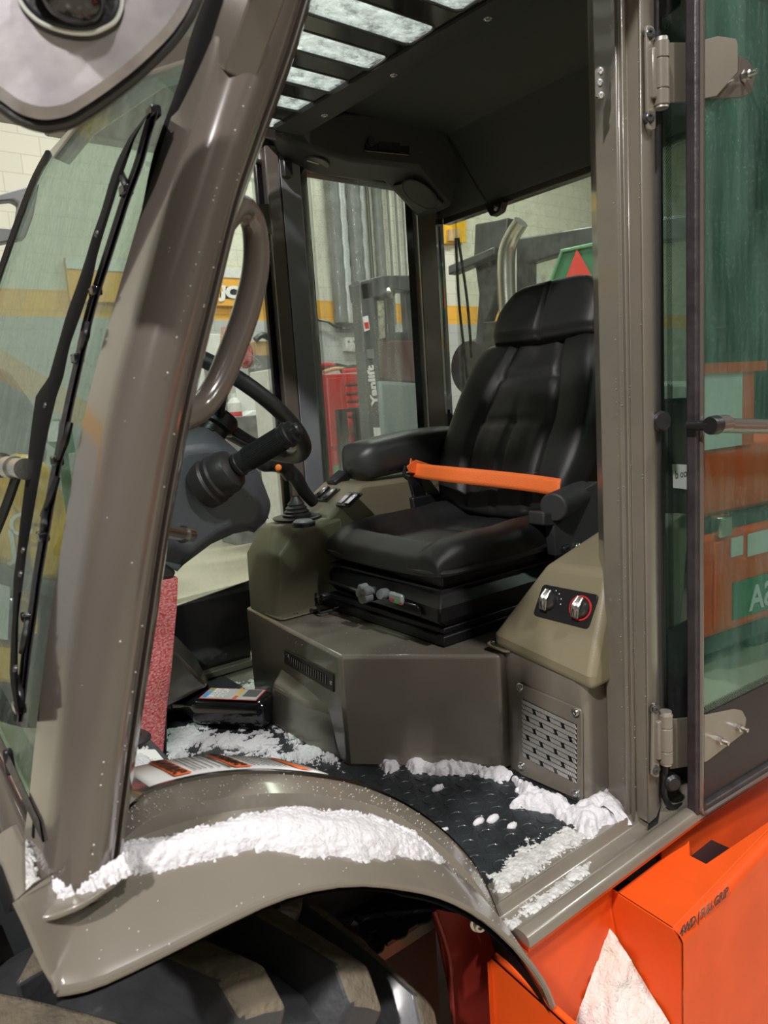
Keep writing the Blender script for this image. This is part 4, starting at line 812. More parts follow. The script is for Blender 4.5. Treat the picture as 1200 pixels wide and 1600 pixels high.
# ---- orange step box
pz = -.06; bx = .955
top = [Z(*q, pz) for q in ((936, 1378), (1051, 1452), (1200, 1297), (1330, 1165), (1290, 1190), (1200, 1283), (1103, 1349), (1078, 1336), (1077, 1312), (1070, 1319), (1028, 1345), (965, 1393))]
step = MB().prism(top, Zd(-.006)).build('step_box', ORANGE, FL, bevel=.002, label='orange steel step box below the door')
o0 = Z(1051, 1452, pz); o1 = Z(1330, 1165, pz)
rows = [];
for k in range(7):
    a = math.radians(90*k/6); rows.append([o0+V((0, .012*0-.018*math.sin(a), -.018*(1-math.cos(a)))), o1+V((0, -.018*math.sin(a), -.018*(1-math.cos(a))))])
rows.append([o0+V((0, -.018, -.55)), o1+V((0, -.018, -.55))])
MB().grid(rows).build('outer_side_panel', ORANGE, step, ang=50)
i0 = Z(936, 1378, pz)
MB().prism([i0, o0, o0+Yd(-.014)+Zd(-.02), o0+V((0, -.016, -.5)), i0+Zd(-.5)], Xd(.005)).build('step_front_wall', ORANGE, step, bevel=.001)
MB().bb((.66, .690, -.55), (.96, .695, -.030)).build('inner_side_wall', ORANGE, step)
MB().prism([V((bx+.003, .695, -.07)), V((bx+.003, .60, -.50)), V((bx+.003, .695, -.5))], Xd(-.006)).build('corner_gusset', ORANGE, step)
MB().bb((.63, .45, -.50), (.97, .705, -.49)).build('lower_step', ORANGE, step)
fl0, fl1 = Y(768, 1494, .69), Y(872, 1580, .585)
fx_ = (fl0.x)
e0, e1_ = X(768, 1494, fx_), X(905, 1618, fx_)
MB().prism([e0, e1_, e1_+Xd(.012)+Zd(.0), e0+Xd(.012)], Zd(-.004)).build('step_flange', ORANGE, step)
MB().prism([e0, e1_, e1_+Zd(-.3), e0+Zd(-.3)], Xd(.003)).build('well_front_panel', ORANGE, step)
MB().prism([Y(*q, .76) for q in ((678, 1420), (775, 1440), (800, 1600), (720, 1640), (706, 1560))], Yd(.006)).build('chassis_gusset', CHSHADE, FL, label='orange-red chassis plate in the wheel well, darkened by painted-in shade')
MB().tube([Y(678, 1422, .755), Y(700, 1490, .755), Y(706, 1560, .755), Y(712, 1640, .755)], .004, 6).build('gusset_flange', CHSHADE, FL)
MB().bb((.16, .98, -.62), (.85, 1.02, -.04)).build('chassis_side', DARKM, FL)
MB().prism([Y(*q, .9) for q in ((540, 1395), (625, 1378), (632, 1392), (585, 1412), (545, 1425))], Yd(.01)).build('chassis_bracket', CHSHADE, FL)
MB().bb((-.5, 1.0, -.60), (.20, 1.04, .30)).build('underside_plate', DARKM, FL)
bolt(Y(748, 1442, .63), (-.5, -.8, 0), .008, .01, 'bolt', fender, GALV)
# dark hardware in the gap
gz_ = -.10
MB().bb((.965, .60, -.15), (1.30, .74, -.12)).bb((1.02, .62, -.12), (1.10, .70, -.075)).bb((.965, .70, -.15), (1.9, .712, -.03)).build('sill_bracket', BLACK, step); MB().lathe(Z(985, 1362, -.098), (0, 0, 1), [(.008, 0), (.014, 0), (.014, .004), (.008, .004)], 16).build('rubber_stop', RUBBER, step)
MB().bb((1.12, .694, -.40), (1.95, .698, -.045)).build('rear_inner_panel', ORANGE, step)
t0_ = Y(1060, 1467, o0.y-.0183); t1_ = Y(1138, 1398, o0.y-.0183)
tx = (t1_-t0_); 
text('step_box_lettering', '4WD |', t0_+Xd(.004), tx, (0, 0, 1), .023, BLACK, step, .0004, shear=.15, bold=.0002, width=tx.length*.37)
text('step_box_lettering', 'FULL', t0_+tx*.415, tx, (0, 0, 1), .023, LABG, step, .0004, shear=.15, width=tx.length*.26)
text('step_box_lettering', 'GRIP', t0_+tx*.69, tx, (0, 0, 1), .023, BLACK, step, .0004, shear=.15, bold=.0002, width=tx.length*.30)
# ---- front wheel
WC = V((.13, 0, -.235)); R0 = .41; y0w, y1w = .645, .98
prof = [(.25, .67), (.31, .65), (.37, .645), (.398, .657), (R0, .685), (R0+.004, .77), (R0, .90), (.398, .928), (.31, .935), (.25, .92)]
rows = [[V((WC.x+r*math.cos(a), y, WC.z+r*math.sin(a))) for r, y in prof] for a in [2*math.pi*k/72 for k in range(72)]]
tyre = MB().grid(rows, 0, True, False).build('front_wheel', TYRE, FL, ang=40, label='black lugged tyre with dried mud')
MB().lathe(V((WC.x, .685, WC.z)), (0, -1, 0), [(0, 0), (.19, 0), (.23, .02), (.255, .0), (.255, -.2), (0, -.2)], 40).build('wheel_rim', ORANGE, tyre)
def lug(ang, side):
    rr0, rr1 = R0-.01, R0+.052; mb = MB(); n_ = 7; rings = []
    for i in range(n_):
        t = i/(n_-1); y = .635+.20*t if side < 0 else .952-.16*t; da = .0+.26*t; hw = (.068-.018*t)
        top_r = rr1 - (.030 if i == 0 else 0); bw = hw*1.25
        a = ang+da; lowr = .33 if i == 0 else rr0-.03
        rings.append([V((WC.x+r*math.cos(b), y, WC.z+r*math.sin(b))) for r, b in ((lowr, a-bw), (top_r, a-hw), (top_r+.001, a), (top_r, a+hw), (lowr, a+bw))])
    b0_ = len(mb.v); mb.grid(rings, 0, False, True)
    # tread faces get the dusty material
    for k in range(len(mb.f)):
        if k % 5 in (1, 2): mb.m[k] = 1
    mb.f += [tuple(range(5)), tuple(range((n_-1)*5, n_*5))[::-1]]; mb.m += [0, 0]
    return mb.build('tread_lug', [TYRE, TREAD], tyre, bevel=.007, seg=3)
for k in range(18):
    a = math.radians(10)+2*math.pi*k/18
    for s_ in (-1, 1): lug(a+(0 if s_ < 0 else math.pi/18), s_)
# ================================================================== LOOSE THINGS ON AND IN THE CAB
# floor mat with raised coin pattern
mo_ = [(.60, .792), (1.05, .792), (1.05, 1.0), (1.052, 1.03), (.815, 1.28), (.858, 1.80), (.875, 1.98), (.52, 1.98), (.45, 1.4), (.50, .80)]
mo_ = [(.55, .792), (1.055, .792), (1.055, 1.02), (.812, 1.272), (.853, 1.80), (.853, 2.0), (.50, 2.0)]
mat_ = tag(MB().prism([V((x, y, -.003)) for x, y in mo_], Zd(.007)).build('floor_mat', MATR), 'black rubber floor mat with raised round studs on the cab floor', 'mat')
mb = MB(); sp_ = .046
for i in range(16):
    for j in range(30):
        x = .53+i*sp_+(j % 2)*sp_/2; y = .80+j*sp_*.866
        if y > 1.95 or x > 1.05 or (x > .80 and y > 1.27 and x > .80+(y-1.27)*.07): continue
        if x > .812-.03+(1.28-y)*.95 and y > 1.0: continue
        mb.lathe(V((x, y, .0035)), (0, 0, 1), [(.0175, 0), (.0165, .0022), (.0145, .0022), (.0135, .0010), (0, .0012)], 14)
mb.build('studs', MATR, mat_, kind='stuff')
# ---- snow
def inpoly(x, y, P):
    c = False; n = len(P); dmin = 1e9
    for i in range(n):
        x1, y1 = P[i]; x2, y2 = P[(i+1) % n]
        if (y1 > y) != (y2 > y) and x < (x2-x1)*(y-y1)/(y2-y1)+x1: c = not c
        dx, dy = x2-x1, y2-y1; t = max(0, min(1, ((x-x1)*dx+(y-y1)*dy)/(dx*dx+dy*dy+1e-9))); dmin = min(dmin, math.hypot(x-x1-t*dx, y-y1-t*dy))
    return dmin if c else -dmin
def snow(name, S, nrm, nu, nv, poly, th, label, m=SNOWM, edge=22., nz=9., ns=38., grain=0., lump=.4, cat='snow', fine=.0009):
    """S(u, v) gives surface points; the patch keeps the part inside an outline and has real thickness"""
    pts = {}; sd = {}
    for i in range(nu+1):
        for j in range(nv+1):
            p = S(i/nu, j/nv); x, y = proj(p); s = inpoly(x, y, poly)+nz*noise.noise(p*ns)+nz*.7*noise.noise(p*ns*3.1)
            if grain: s += grain*noise.noise(p*330)
            pts[i, j] = p; sd[i, j] = s
    vs = []; idx = {}; fs = []
    def vid(k):
        if k not in idx:
            s = max(0, sd[k]); p = pts[k]; h = th*(1-math.exp(-s/edge*2))*(1+lump*noise.noise(p*26)+lump*.5*noise.noise(p*75))+fine*noise.noise(p*260)
            if s <= 0: h = -.002
            idx[k] = len(vs); vs.append(p+V(nrm)*h)
        return idx[k]
    for i in range(nu):
        for j in range(nv):
            q = [(i, j), (i+1, j), (i+1, j+1), (i, j+1)]
            if max(sd[k] for k in q) > 0: fs.append(tuple(vid(k) for k in q))
    if not fs: print('EMPTY snow', name, label); return None
    mb = MB(); mb.add(vs, fs); o = mb.build(name, m, ang=180); tag(o, label, cat, 'snow patches', 'stuff'); return o
Sf = lambda u, v: fen(.0+u*1.0, 1.85+v*1.15)
snow('snow', Sf, (0, -.25, 1), 260, 110, [(165, 1330), (200, 1322), (260, 1312), (330, 1290), (400, 1272), (480, 1266), (545, 1270), (610, 1285), (650, 1305), (690, 1345), (640, 1338), (590, 1346), (520, 1342), (450, 1335), (395, 1326), (350, 1340), (290, 1352), (210, 1368), (165, 1365)], .020, 'long drift of white snow on the front fender', edge=30, nz=7, lump=.12, grain=6)
snow('snow', lambda u, v: Z(55+u*180, 1430-v*90, .403), (0, 0, 1), 120, 70, [(62, 1402), (60, 1385), (80, 1368), (150, 1372), (185, 1350), (205, 1340), (205, 1364), (150, 1388), (95, 1402)], .014, 'small heap of snow at the foot of the front pillar', edge=14, nz=5, grain=5)
fl_pts = lambda x0, x1, y0, y1, z=.002: (lambda u, v: V((x0+(x1-x0)*u, y0+(y1-y0)*v, z)))
snow('snow', fl_pts(.70, 1.13, .70, 1.20), (0, 0, 1), 220, 240, [(792, 1205), (815, 1225), (900, 1262), (940, 1240), (975, 1270), (968, 1285), (945, 1290), (925, 1310), (905, 1305), (885, 1285), (830, 1268), (798, 1262), (812, 1245), (800, 1225)], .030, 'thick white snow along the foot of the heater box', edge=16, nz=6)
snow('snow', lambda u, v: V((1.045+.07*u, .70+.13*v, .0)), (0, 0, 1), 60, 80, [(925, 1262), (948, 1235), (975, 1265), (985, 1285), (960, 1300), (925, 1300)], .036, 'pointed snow lump between heater box and door post', edge=22, nz=3, lump=.1)
snow('snow', fl_pts(.70, 1.05, .74, 1.02), (0, 0, 1), 200, 180, [(890, 1290), (930, 1310), (905, 1318), (850, 1352), (815, 1378), (790, 1400), (768, 1392), (764, 1372), (790, 1345), (815, 1320), (850, 1305)], .007, 'thin slushy snow along the door sill edge of the mat', SNOWG, edge=16, nz=12, grain=9)
snow('snow', fl_pts(.80, 1.08, .98, 1.34), (0, 0, 1), 160, 180, [(630, 1200), (650, 1188), (690, 1192), (740, 1200), (800, 1208), (812, 1222), (770, 1222), (735, 1212), (690, 1214), (650, 1210)], .024, 'ridge of snow along the angled pedestal foot', edge=10, nz=5)
snow('snow', fl_pts(.76, .92, 1.10, 1.28), (0, 0, 1), 70, 70, [(590, 1192), (606, 1183), (625, 1190), (622, 1208), (600, 1212)], .020, 'small crumbly snow lump by the pedestal corner', edge=7, nz=5)
for i, (x, y, r) in enumerate(((684, 1232, 9), (748, 1284, 8), (770, 1280, 9), (800, 1290, 7), (695, 1296, 5), (724, 1205, 7))):
    p = Z(x, y, .006); mb = MB().ball(p, r*.0012, 7, 0, (1.5, .8, .7)); mb.v = [tuple(V(v)+V((1, 1, .6))*.003*noise.noise(V(v)*160)) for v in mb.v]
    tag(mb.build('snow_clump', SNOWM, ang=180), ('oblong snow clump alone near the middle of the mat', 'round snow clump, leftmost of three near the slush', 'round snow clump, middle of three near the slush', 'snow clump, rightmost of three near the slush', 'tiny snow clump just below the oblong clump', 'snow clump close to the angled pedestal foot')[i], 'snow', 'snow clumps on the mat')
snow('snow', fl_pts(.55, .90, 1.25, 1.60), (0, 0, 1), 240, 240, [(436, 1118), (460, 1130), (490, 1155), (530, 1185), (535, 1198), (490, 1190), (450, 1192), (440, 1180), (475, 1168), (440, 1150), (425, 1130)], .012, 'white powder snow beside the pedestal bulge', edge=12, nz=14, grain=9)
snow('snow', fl_pts(.45, .85, 1.22, 1.75), (0, 0, 1), 280, 300, [(255, 1120), (300, 1128), (350, 1145), (420, 1150), (440, 1165), (430, 1188), (370, 1180), (330, 1168), (290, 1180), (300, 1192), (262, 1196), (255, 1160)], .009, 'scattered powder snow in front of the dropped bottle', edge=14, nz=24, ns=30, grain=10)
snow('snow', fl_pts(.70, .95, 1.55, 2.0), (0, 0, 1), 120, 180, [(350, 1082), (372, 1075), (395, 1068), (425, 1062), (440, 1078), (428, 1100), (400, 1098), (370, 1088)], .004, 'thin powder snow behind the dropped bottle', SNOWG, edge=12, nz=14, grain=8)
snow('snow', lambda u, v: V((.60+.55*u, .69+.035*v, -.010)), (0, 0, 1), 300, 20, [(780, 1445), (850, 1395), (900, 1352), (925, 1345), (915, 1365), (860, 1405), (800, 1450)], .003, 'thin film of slush in the door sill groove', SNOWG, edge=10, nz=8, grain=8)
snow('snow', lambda u, v: Z(40+u*70, 1290+130*v, .412), (0, 0, 1), 60, 90, [(15, 1312), (35, 1285), (48, 1330), (62, 1380), (48, 1385), (25, 1340)], .002, 'thin frozen slush left of the front pillar', SNOWG, edge=10, nz=9, grain=9)
snow('snow', lambda u, v: Z(188+u*110, 1160+100*v, .345-.045*u), (0, 0, 1), 120, 110, [(185, 1172), (215, 1172), (236, 1185), (262, 1210), (270, 1222), (225, 1232), (186, 1262)], .004, 'fine snow dusted over the white instruction label', edge=14, nz=12, grain=12)
# heap in the step well
def heap(u, v):
    x = .952-.27*u; y = .690-.20*v; d = math.hypot((.952-x)*1.2, (.690-y)*1.0); return V((x, y, -.125-1.0*d))
hp_ = MB().grid([[(lambda p: p+V((-.55, -.55, .6)).normalized()*(.012*noise.noise(p*30)+.006*noise.noise(p*90)+.004*noise.noise(p*260)))(heap(i/60, j/60)) for j in range(61)] for i in range(61)])
tag(hp_.build('snow', pm('dirty_snow', (.84, .83, .83), .7, 0, 0, .9, 240, col2=(.70, .62, .50), vscale=4), ang=180), 'big snow heap packed in the corner of the orange step', 'snow', 'snow patches', 'stuff')
# droplets (surface water)
def drops(name, fn, n, par, nrm, r=(.0008, .0022)):
    mb = MB()
    for i in range(n):
        p = fn()
        if p is None: continue
        rr = random.uniform(*r); mb.ball(p, rr, 4, 0, (1, 1, .9))
    mb.build(name, WATER, par, kind='stuff', ang=180)
def on_post():
    px, y = random.choice(((1003, .7115), (983, .7325), (1013, .7085), (972, .744), (963, .7555))); q = vx(px+random.uniform(-1, 1), y); return V((q.x, q.y-.0005, random.uniform(.02, 1.5)**1.0))
drops('water_drops', on_post, 260, bpy.data.objects['door_post'], None, (.0004, .0010))
drops('water_drops', lambda: fen(random.uniform(.03, .95), random.choice((random.uniform(0, 1.2), random.uniform(0, .9), random.uniform(2, 3))))+V((0, 0, .0006)), 420, bpy.data.objects['fender'], None, (.0004, .0010))
drops('water_drops', lambda: Z(random.uniform(440, 780), random.uniform(965, 1028), .2605), 150, bpy.data.objects['seat_pedestal'], None, (.0003, .0008))
def pill():
    t = random.uniform(.03, .8); s_ = random.choice(((.10, .634), (.36, .617), (.62, .628), (.83, .650))); a = Y(*smooth(Lp, t), .672); b = Y(*smooth(Rp, t), .688); p = a.lerp(b, s_[0]); return V((p.x, s_[1]-.0004, p.z))
drops('water_drops', pill, 90, bpy.data.objects['front_pillar'], None, (.0004, .0011))
# bottle lying on the mat
bA, bB = Z(300, 1140, .005), Z(415, 1146, .005)
bd = (bB-bA).normalized(); bs = V((-bd.y, bd.x, 0)); BL = (bB-bA).length; bw_, bh = .090, .074
base_ = bA
def bp(u, s_, z): return base_+bd*u+bs*s_+Zd(z)
def brow(u, w_, h_, zc):
    return [bp(u, bw_/2+w_/2*abs(math.cos(a))**.6*(1 if math.cos(a) > 0 else -1), zc+h_/2*abs(math.sin(a))**.6*(1 if math.sin(a) > 0 else -1)) for a in [2*math.pi*k/28 for k in range(28)]]
bt = [(-.075, .026, .026), (-.040, .028, .028), (-.034, .036, .036), (-.012, .058, .054), (.0, .078, .068), (.010, .086, .072), (.02, bw_, bh), (BL*.5, bw_*.97, bh*.98), (BL-.02, bw_, bh), (BL-.006, bw_*.95, bh*.92), (BL, bw_*.8, bh*.75)]
mb = MB().grid([brow(u, w_, h_, .006+bh/2) for u, w_, h_ in bt], 0, False, True); n_ = len(bt); mb.f += [tuple(range(28)), tuple(range((n_-1)*28, n_*28))]; mb.m += [0, 0]
bot = tag(mb.build('bottle', GLOSSB, ang=50), 'black plastic bottle lying on its side on the snowy floor mat', 'bottle')
MB().cyl(bp(-.098, bw_/2, .006+bh/2), bp(-.070, bw_/2, .006+bh/2), .0165, 24).build('cap', BLACK, bot, bevel=.002)
zt_ = .006+bh+.0008
MB().prism([bp(u, s_, zt_) for u, s_ in ((.022, .010), (BL-.022, .010), (BL-.022, bw_-.012), (.022, bw_-.012))], Zd(.0008)).build('label_sheet', RED, bot, label='red edged printed label')
MB().prism([bp(u, s_, zt_+.0008) for u, s_ in ((.025, .013), (BL-.025, .013), (BL-.025, bw_-.015), (.025, bw_-.015))], Zd(.0005)).build('label_field', pm('label_grey', (.50, .52, .50), .4), bot)
MB().prism([bp(u, s_, zt_+.0014) for u, s_ in ((.027, .016), (.040, .016), (.040, .055), (.027, .055))], Zd(.0004)).build('label_blue_patch', pm('label_blue', (.05, .30, .65), .4), bot)
MB().prism([bp(u, s_, zt_+.0014) for u, s_ in ((.027, .058), (.040, .058), (.040, .074), (.027, .074))], Zd(.0004)).build('label_green_patch', pm('label_green', (.22, .32, .08), .4), bot)
for k, (mm, s0, s1) in enumerate(((RED, .014, .032), (YELLOW, .032, .074))): MB().prism([bp(u, s_, zt_+.0014) for u, s_ in ((BL*.56, s0), (BL*.61, s0), (BL*.61, s1), (BL*.56, s1))], Zd(.0004)).build('label_band', mm, bot)
MB().prism([bp(u, s_, zt_+.0014) for u, s_ in ((BL*.66, .03), (BL-.03, .03), (BL-.03, .072), (BL*.66, .072))], Zd(.0004)).build('label_grey_field', LABG, bot)
text('label_lettering', 'RUST', bp(.060, .020, zt_+.0018), bs, -bd, .022, WHITE, bot, .0004, bold=.0006, width=.052)
text('label_lettering', 'STOP', bp(.085, .020, zt_+.0018), bs, -bd, .026, WHITE, bot, .0004, bold=.0006, width=.052)
# pink foam wrapped round the steering column
fo0 = [Y(*q, 1.25) for q in ((196, 898), (240, 905), (276, 903), (279, 910), (272, 1010), (262, 1100), (256, 1168), (250, 1180), (190, 1180))]
fr = []
fe = lambda t: smooth([(278, 903), (275, 960), (269, 1030), (263, 1095), (255, 1175), (254, 1200)], t)
fz = []
for i in range(31):
    t = i/30; e = Y(*fe(t), 1.26); x0 = e.x-.145; row = []
    for k in range(25):
        a = k/24; xx = x0+(e.x-x0)*a; yy = 1.26-.012*math.sin(a*math.pi)+.008*noise.noise(V((a*3, t*4, 0))); row.append(V((xx, yy, e.z+.0025*noise.noise(V((a*9, t*2, 3)))+.004*(1-a)*(i == 0))))
    row += [V((e.x+.002, 1.275, e.z)), V((e.x-.002, 1.36, e.z)), V((x0, 1.36, e.z))]
    fr.append(row)
mb = MB().grid(fr, 0, False, True); mb.f.append(tuple(range(28))); mb.m.append(0)
foam = tag(mb.build('foam_sleeve', FOAM, ang=60), 'pink foam sheet wrapped around the steering column', 'foam sheet')
MB().prism([Y(*q, 1.243) for q in ((214, 990), (224, 992), (221, 1004), (226, 1014), (222, 1036), (212, 1034))], Yd(.001)).build('tape_piece', PALE, foam)
# plastic bag with red print on the far window
bp_ = [(345, 512), (358, 512), (362, 530), (392, 548), (413, 574), (385, 577), (368, 584), (352, 560), (344, 540)]
bc_ = sum((V(q) for q in bp_), V((0, 0)))/len(bp_); rows = []
for i in range(14):
    r_ = []
    for q in bp_+[bp_[0]]:
        x, y = bc_.x+(q[0]-bc_.x)*(i/13), bc_.y+(q[1]-bc_.y)*(i/13); p = Y(x, y, 1.97); p.y -= .03*(1-(i/13)**2)*(1+.8*noise.noise(p*40)); r_.append(p)
    rows.append(r_)
bag = tag(MB().grid(rows).build('plastic_bag', glass('clear_film', (.90, .90, .90), .10, .30, (.85, .82, .80), False), ang=30), 'crumpled clear plastic bag with red contents hanging by the far door', 'bag')
mb = MB().ball(Y(383, 553, 1.965), .028, 10, 0, (1.0, .25, 1.5)); mb.v = [tuple(V(v)+V((1, .2, 1))*.010*noise.noise(V(v)*60)) for v in mb.v]; mb.build('red_insert', pm('red_print', (.75, .10, .06), .5, col2=(.85, .45, .38), vscale=60), bag, ang=60)
MB().prism([Y(*q, 1.97) for q in ((345, 511), (357, 511), (352, 540), (343, 545))], Yd(.001)).build('paper_tag', pm('tag_paper', (.85, .55, .42), .6), bag)

# ================================================================== THE HALL BEHIND
# JCB sign board on the wall
sa_, sb_ = Y(300, 420, 8.9), Y(410, 416, 8.9); zt0 = Y(340, 417, 8.9).z; zb0 = Y(340, 477, 8.9).z; zm0 = Y(340, 433, 8.9).z
sx0, sx1 = 2.4, Y(409, 440, 8.9).x
sign = tag(MB().bb((sx0, 8.90, zb0), (sx1, 8.97, zt0)).build('wall_sign', AMBER), 'long orange sign board lettered JCB on the back wall', 'sign')
MB().bb((sx0, 8.885, zm0), (sx1, 8.905, zt0)).build('white_top_strip', PALE, sign)
pj = Y(344, 466, 8.88); MB().prism([Y(*q, 8.895) for q in ((342, 448), (400, 448), (400, 467), (345, 467))], Yd(.01)).build('logo_backing', BLACK, sign, bevel=.01)
text('logo_lettering', 'JCB', Y(345, 464, 8.885), (1, 0, 0), (0, 0, 1), .20, WHITE, sign, .004, shear=.1, bold=.012, width=.46)
MB().bb((Y(344, 452, 8.88).x, 8.88, Y(344, 455, 8.88).z), (Y(348, 452, 8.88).x, 8.89, Y(344, 449, 8.88).z)).build('logo_square', AMBER, sign)
# pipes on the wall
pipes = [((522, 280), (527, 480), .10, STICK, 'wall_pipe', 'dark flexible duct leftmost on the block wall', GREYM), ((533, 280), (541, 478), .075, STICK, 'wall_pipe', 'bright silver duct beside the dark flexible duct', STICK),
         ((551, 280), (561, 480), .11, STICK, 'wall_pipe', 'dark flexible duct between the two silver ducts', GREYM), ((562, 280), (571, 480), .075, STICK, 'wall_pipe', 'bright silver duct right of the middle dark duct', STICK),
         ((574, 280), (583, 470), .025, None, 'conduit', 'thin conduit nearest the silver ducts on the wall', STEELD), ((590, 280), (596, 470), .075, None, 'wall_pipe', 'dark flexible duct rightmost of the three on the wall', GREYM),
         ((608, 290), (612, 470), .018, None, 'conduit', 'second thin wall conduit from the ducts', GREYM), ((620, 295), (624, 470), .018, None, 'conduit', 'third thin wall conduit from the ducts', GREYM), ((631, 300), (634, 470), .014, None, 'conduit', 'thin wall conduit nearest the rear pillar', GREYM)]
for (a, b, r, _, nm, lb, m) in pipes:
    pA, pB = Y(*a, 8.98-r*1.12), Y(*b, 8.98-r*1.12); x_ = (pA.x+pB.x)/2; rs = [r*(1+(.08*math.sin(i*2.1)+.05*random.random() if nm == 'wall_pipe' else 0)) for i in range(40)]
    tag(MB().tube([V((x_, pA.y, 2.0+i*(4.1/39))) for i in range(40)], rs, 14, smooth=False).build(nm, m), lb, 'pipe', 'ducts and conduits on the wall')
tag(MB().tube([Y(497, 500, 8.9), Y(512, 503, 8.9), Y(530, 513, 8.9), Y(560, 513, 8.9)], .02, 8).build('cable', STEELD), 'dark cable sagging below the orange wall band', 'cable')
eb = tag(MB().prism([Y(*q, 8.9) for q in ((539, 527), (568, 527), (568, 550), (541, 548))], Yd(.10)).build('electric_box', PALE), 'white electric box on the grey lower wall', 'electric box')
for i in range(3): MB().cyl(Y(545+9*i, 534, 8.84), Y(545+9*i, 534, 8.80), .02, 8).build('socket', GREYM, eb)
# red tool cabinet
ty = 6.0; x0, x1 = Y(508, 600, ty).x, Y(580, 600, ty).x; zT, zM = 1.12, .36
tc_ = empty('tool_cabinet', ((x0+x1)/2, ty+.3, GZ)); tag(tc_, 'tall red tool cabinet with rows of drawers by the wall', 'tool cabinet')
MB().bb((x0, ty, GZ+.12), (x1, ty+.6, zM)).build('lower_chest', RED, tc_, bevel=.01); MB().bb((x0+.01, ty+.02, zM), (x1-.01, ty+.55, zT)).build('upper_chest', RED, tc_, bevel=.01)
MB().bb((x0+.02, ty-.012, zM+.05), (x0+.19, ty+.01, zT-.04)).build('side_locker_door', RED, tc_, bevel=.004)
zz = zT-.04
for i, h in enumerate((.09, .09, .075, .075, .075, .15)):
    d_ = MB().bb((x0+.24, ty-.012, zz-h+.012), (x1-.02, ty+.01, zz)).build('drawer', RED, tc_, bevel=.003); MB().bb((x0+.24, ty-.022, zz-h+.012), (x1-.02, ty-.008, zz-h+.03)).build('pull_rail', CHROME, d_); zz -= h
text('drawer_emblem', 'MAC', V((x0+.28, ty-.015, zz+.05)), (1, 0, 0), (0, 0, 1), .10, PALE, tc_, .003, shear=.3, bold=.004)
zz = zM-.05
for i, h in enumerate((.12, .12, .14, .16, .2)):
    d_ = MB().bb((x0+.24, ty-.012, zz-h+.012), (x1-.02, ty+.01, zz)).build('drawer', RED, tc_, bevel=.003); MB().bb((x0+.24, ty-.022, zz-h+.012), (x1-.02, ty-.008, zz-h+.03)).build('pull_rail', CHROME, d_); zz -= h
for i in range(4): MB().lathe(V((x0+.08+(x1-x0-.16)*(i % 2), ty+.1+.4*(i//2), GZ+.06)), (1, 0, 0), [(0, -.02), (.06, -.02), (.06, .02), (0, .02)], 16).build('caster', BLACK, tc_)
cols = [(RED, 'red coiled air hose'), (STEELD, 'dark steel wrench'), (CARDB, 'tan cloth bundle'), (BLACK, 'black cable bundle')]
for i in range(9):
    m, nm = cols[i % 4]; x = x0+.05+(x1-x0-.1)*random.random(); z = zT+.03+.02*(i//3)
    tag(MB().tube([V((x-.16, ty+.1+.04*i, z)), V((x, ty+.12+.04*i, z+.07*random.random())), V((x+.15, ty+.1+.04*i, z+.02))], .016+.012*random.random(), 8).build(('air_hose', 'wrench', 'cloth_bundle', 'cable_bundle')[i % 4], m), nm+' on the red tool cabinet top, '+('at its left front', 'left of centre at the front', 'near the front middle', 'at the middle', 'behind the middle one', 'at mid depth on the right', 'near the back left', 'near the back middle', 'at the very back')[i], ('hose', 'tool', 'cloth', 'cable')[i % 4], 'clutter on the tool cabinet')
# white cylinder bag, grey bin left of cabinet
tag(MB().bb((x0-.42, 6.3, GZ), (x0-.02, 6.7, 1.02)).bb((x0-.44, 6.28, 1.0), (x0, 6.72, 1.2)).build('white_cabinet', PALE, bevel=.01), 'white cabinet left of the red tool cabinet', 'cabinet')
tag(MB().tube([V((x0-.22, 5.6, GZ)), V((x0-.2, 5.62, -.1)), V((x0-.12, 5.6, .15)), V((x0+.05, 5.6, .0)), V((x0+.1, 5.6, GZ))], .05, 12).build('hose_loop', pm('blue_grey_hose', (.25, .32, .36), .5)), 'blue-grey hose looped in front of the tool cabinet', 'hose')
# black trolley in front of the cabinet
tr = empty('trolley', (x0+.4, 5.7, GZ)); tag(tr, 'black steel trolley frame standing before the red cabinet', 'trolley')
for a, b in ((527, 540), (553, 560), (574, 582)):
    pa_, pb_ = Y(a, 640, 5.7), Y(b, 640, 5.7); MB().bb((pa_.x, 5.68, GZ+.1), (pb_.x, 5.74, pa_.z)).build('upright', BLACK, tr)
MB().bb((Y(527, 640, 5.7).x, 5.68, Y(527, 640, 5.7).z-.03), (Y(582, 640, 5.7).x, 5.74, Y(527, 640, 5.7).z)).build('top_rail', BLACK, tr)
MB().bb((Y(540, 700, 5.7).x, 5.75, GZ+.1), (Y(582, 700, 5.7).x, 5.95, .22)).build('green_bin', GREEN, tr, label='green bin on the trolley')
# mast of the other lift truck
ly = 4.6
def LY(px, py, o=0): return Y(px, py, ly+o)
lt = empty('mast_lift', (LY(610, 600).x, ly+.4, GZ)); tag(lt, 'dark mast lift truck standing outside the far side window', 'lift truck')
MB().prism([V((LY(565, 500).x, ly, GZ+.05)), V((LY(592, 500).x, ly, GZ+.05)), V((LY(596, 600).x-.02, ly, 1.75)), V((LY(565, 500).x, ly, 1.72))], Yd(.12)).build('mast_rail', DARKM, lt, bevel=.01)
MB().prism([LY(562, 440), LY(600, 430), LY(680, 430), LY(680, 456), LY(610, 452), LY(600, 462), LY(566, 470)], Yd(.16)).build('top_guard', DARKM, lt, bevel=.01)
for a, b in ((566, 611), (618, 623), (641, 668)): MB().bb((LY(a, 500).x, ly+.05, .9), (LY(b, 500).x, ly+.11, 1.75)).build('guard_post', DARKM, lt, bevel=.005)
MB().lathe(LY(606, 458), (0, -1, 0), [(0, 0), (.05, 0), (.045, .04), (0, .05)], 18).build('work_light', CHROME, lt)
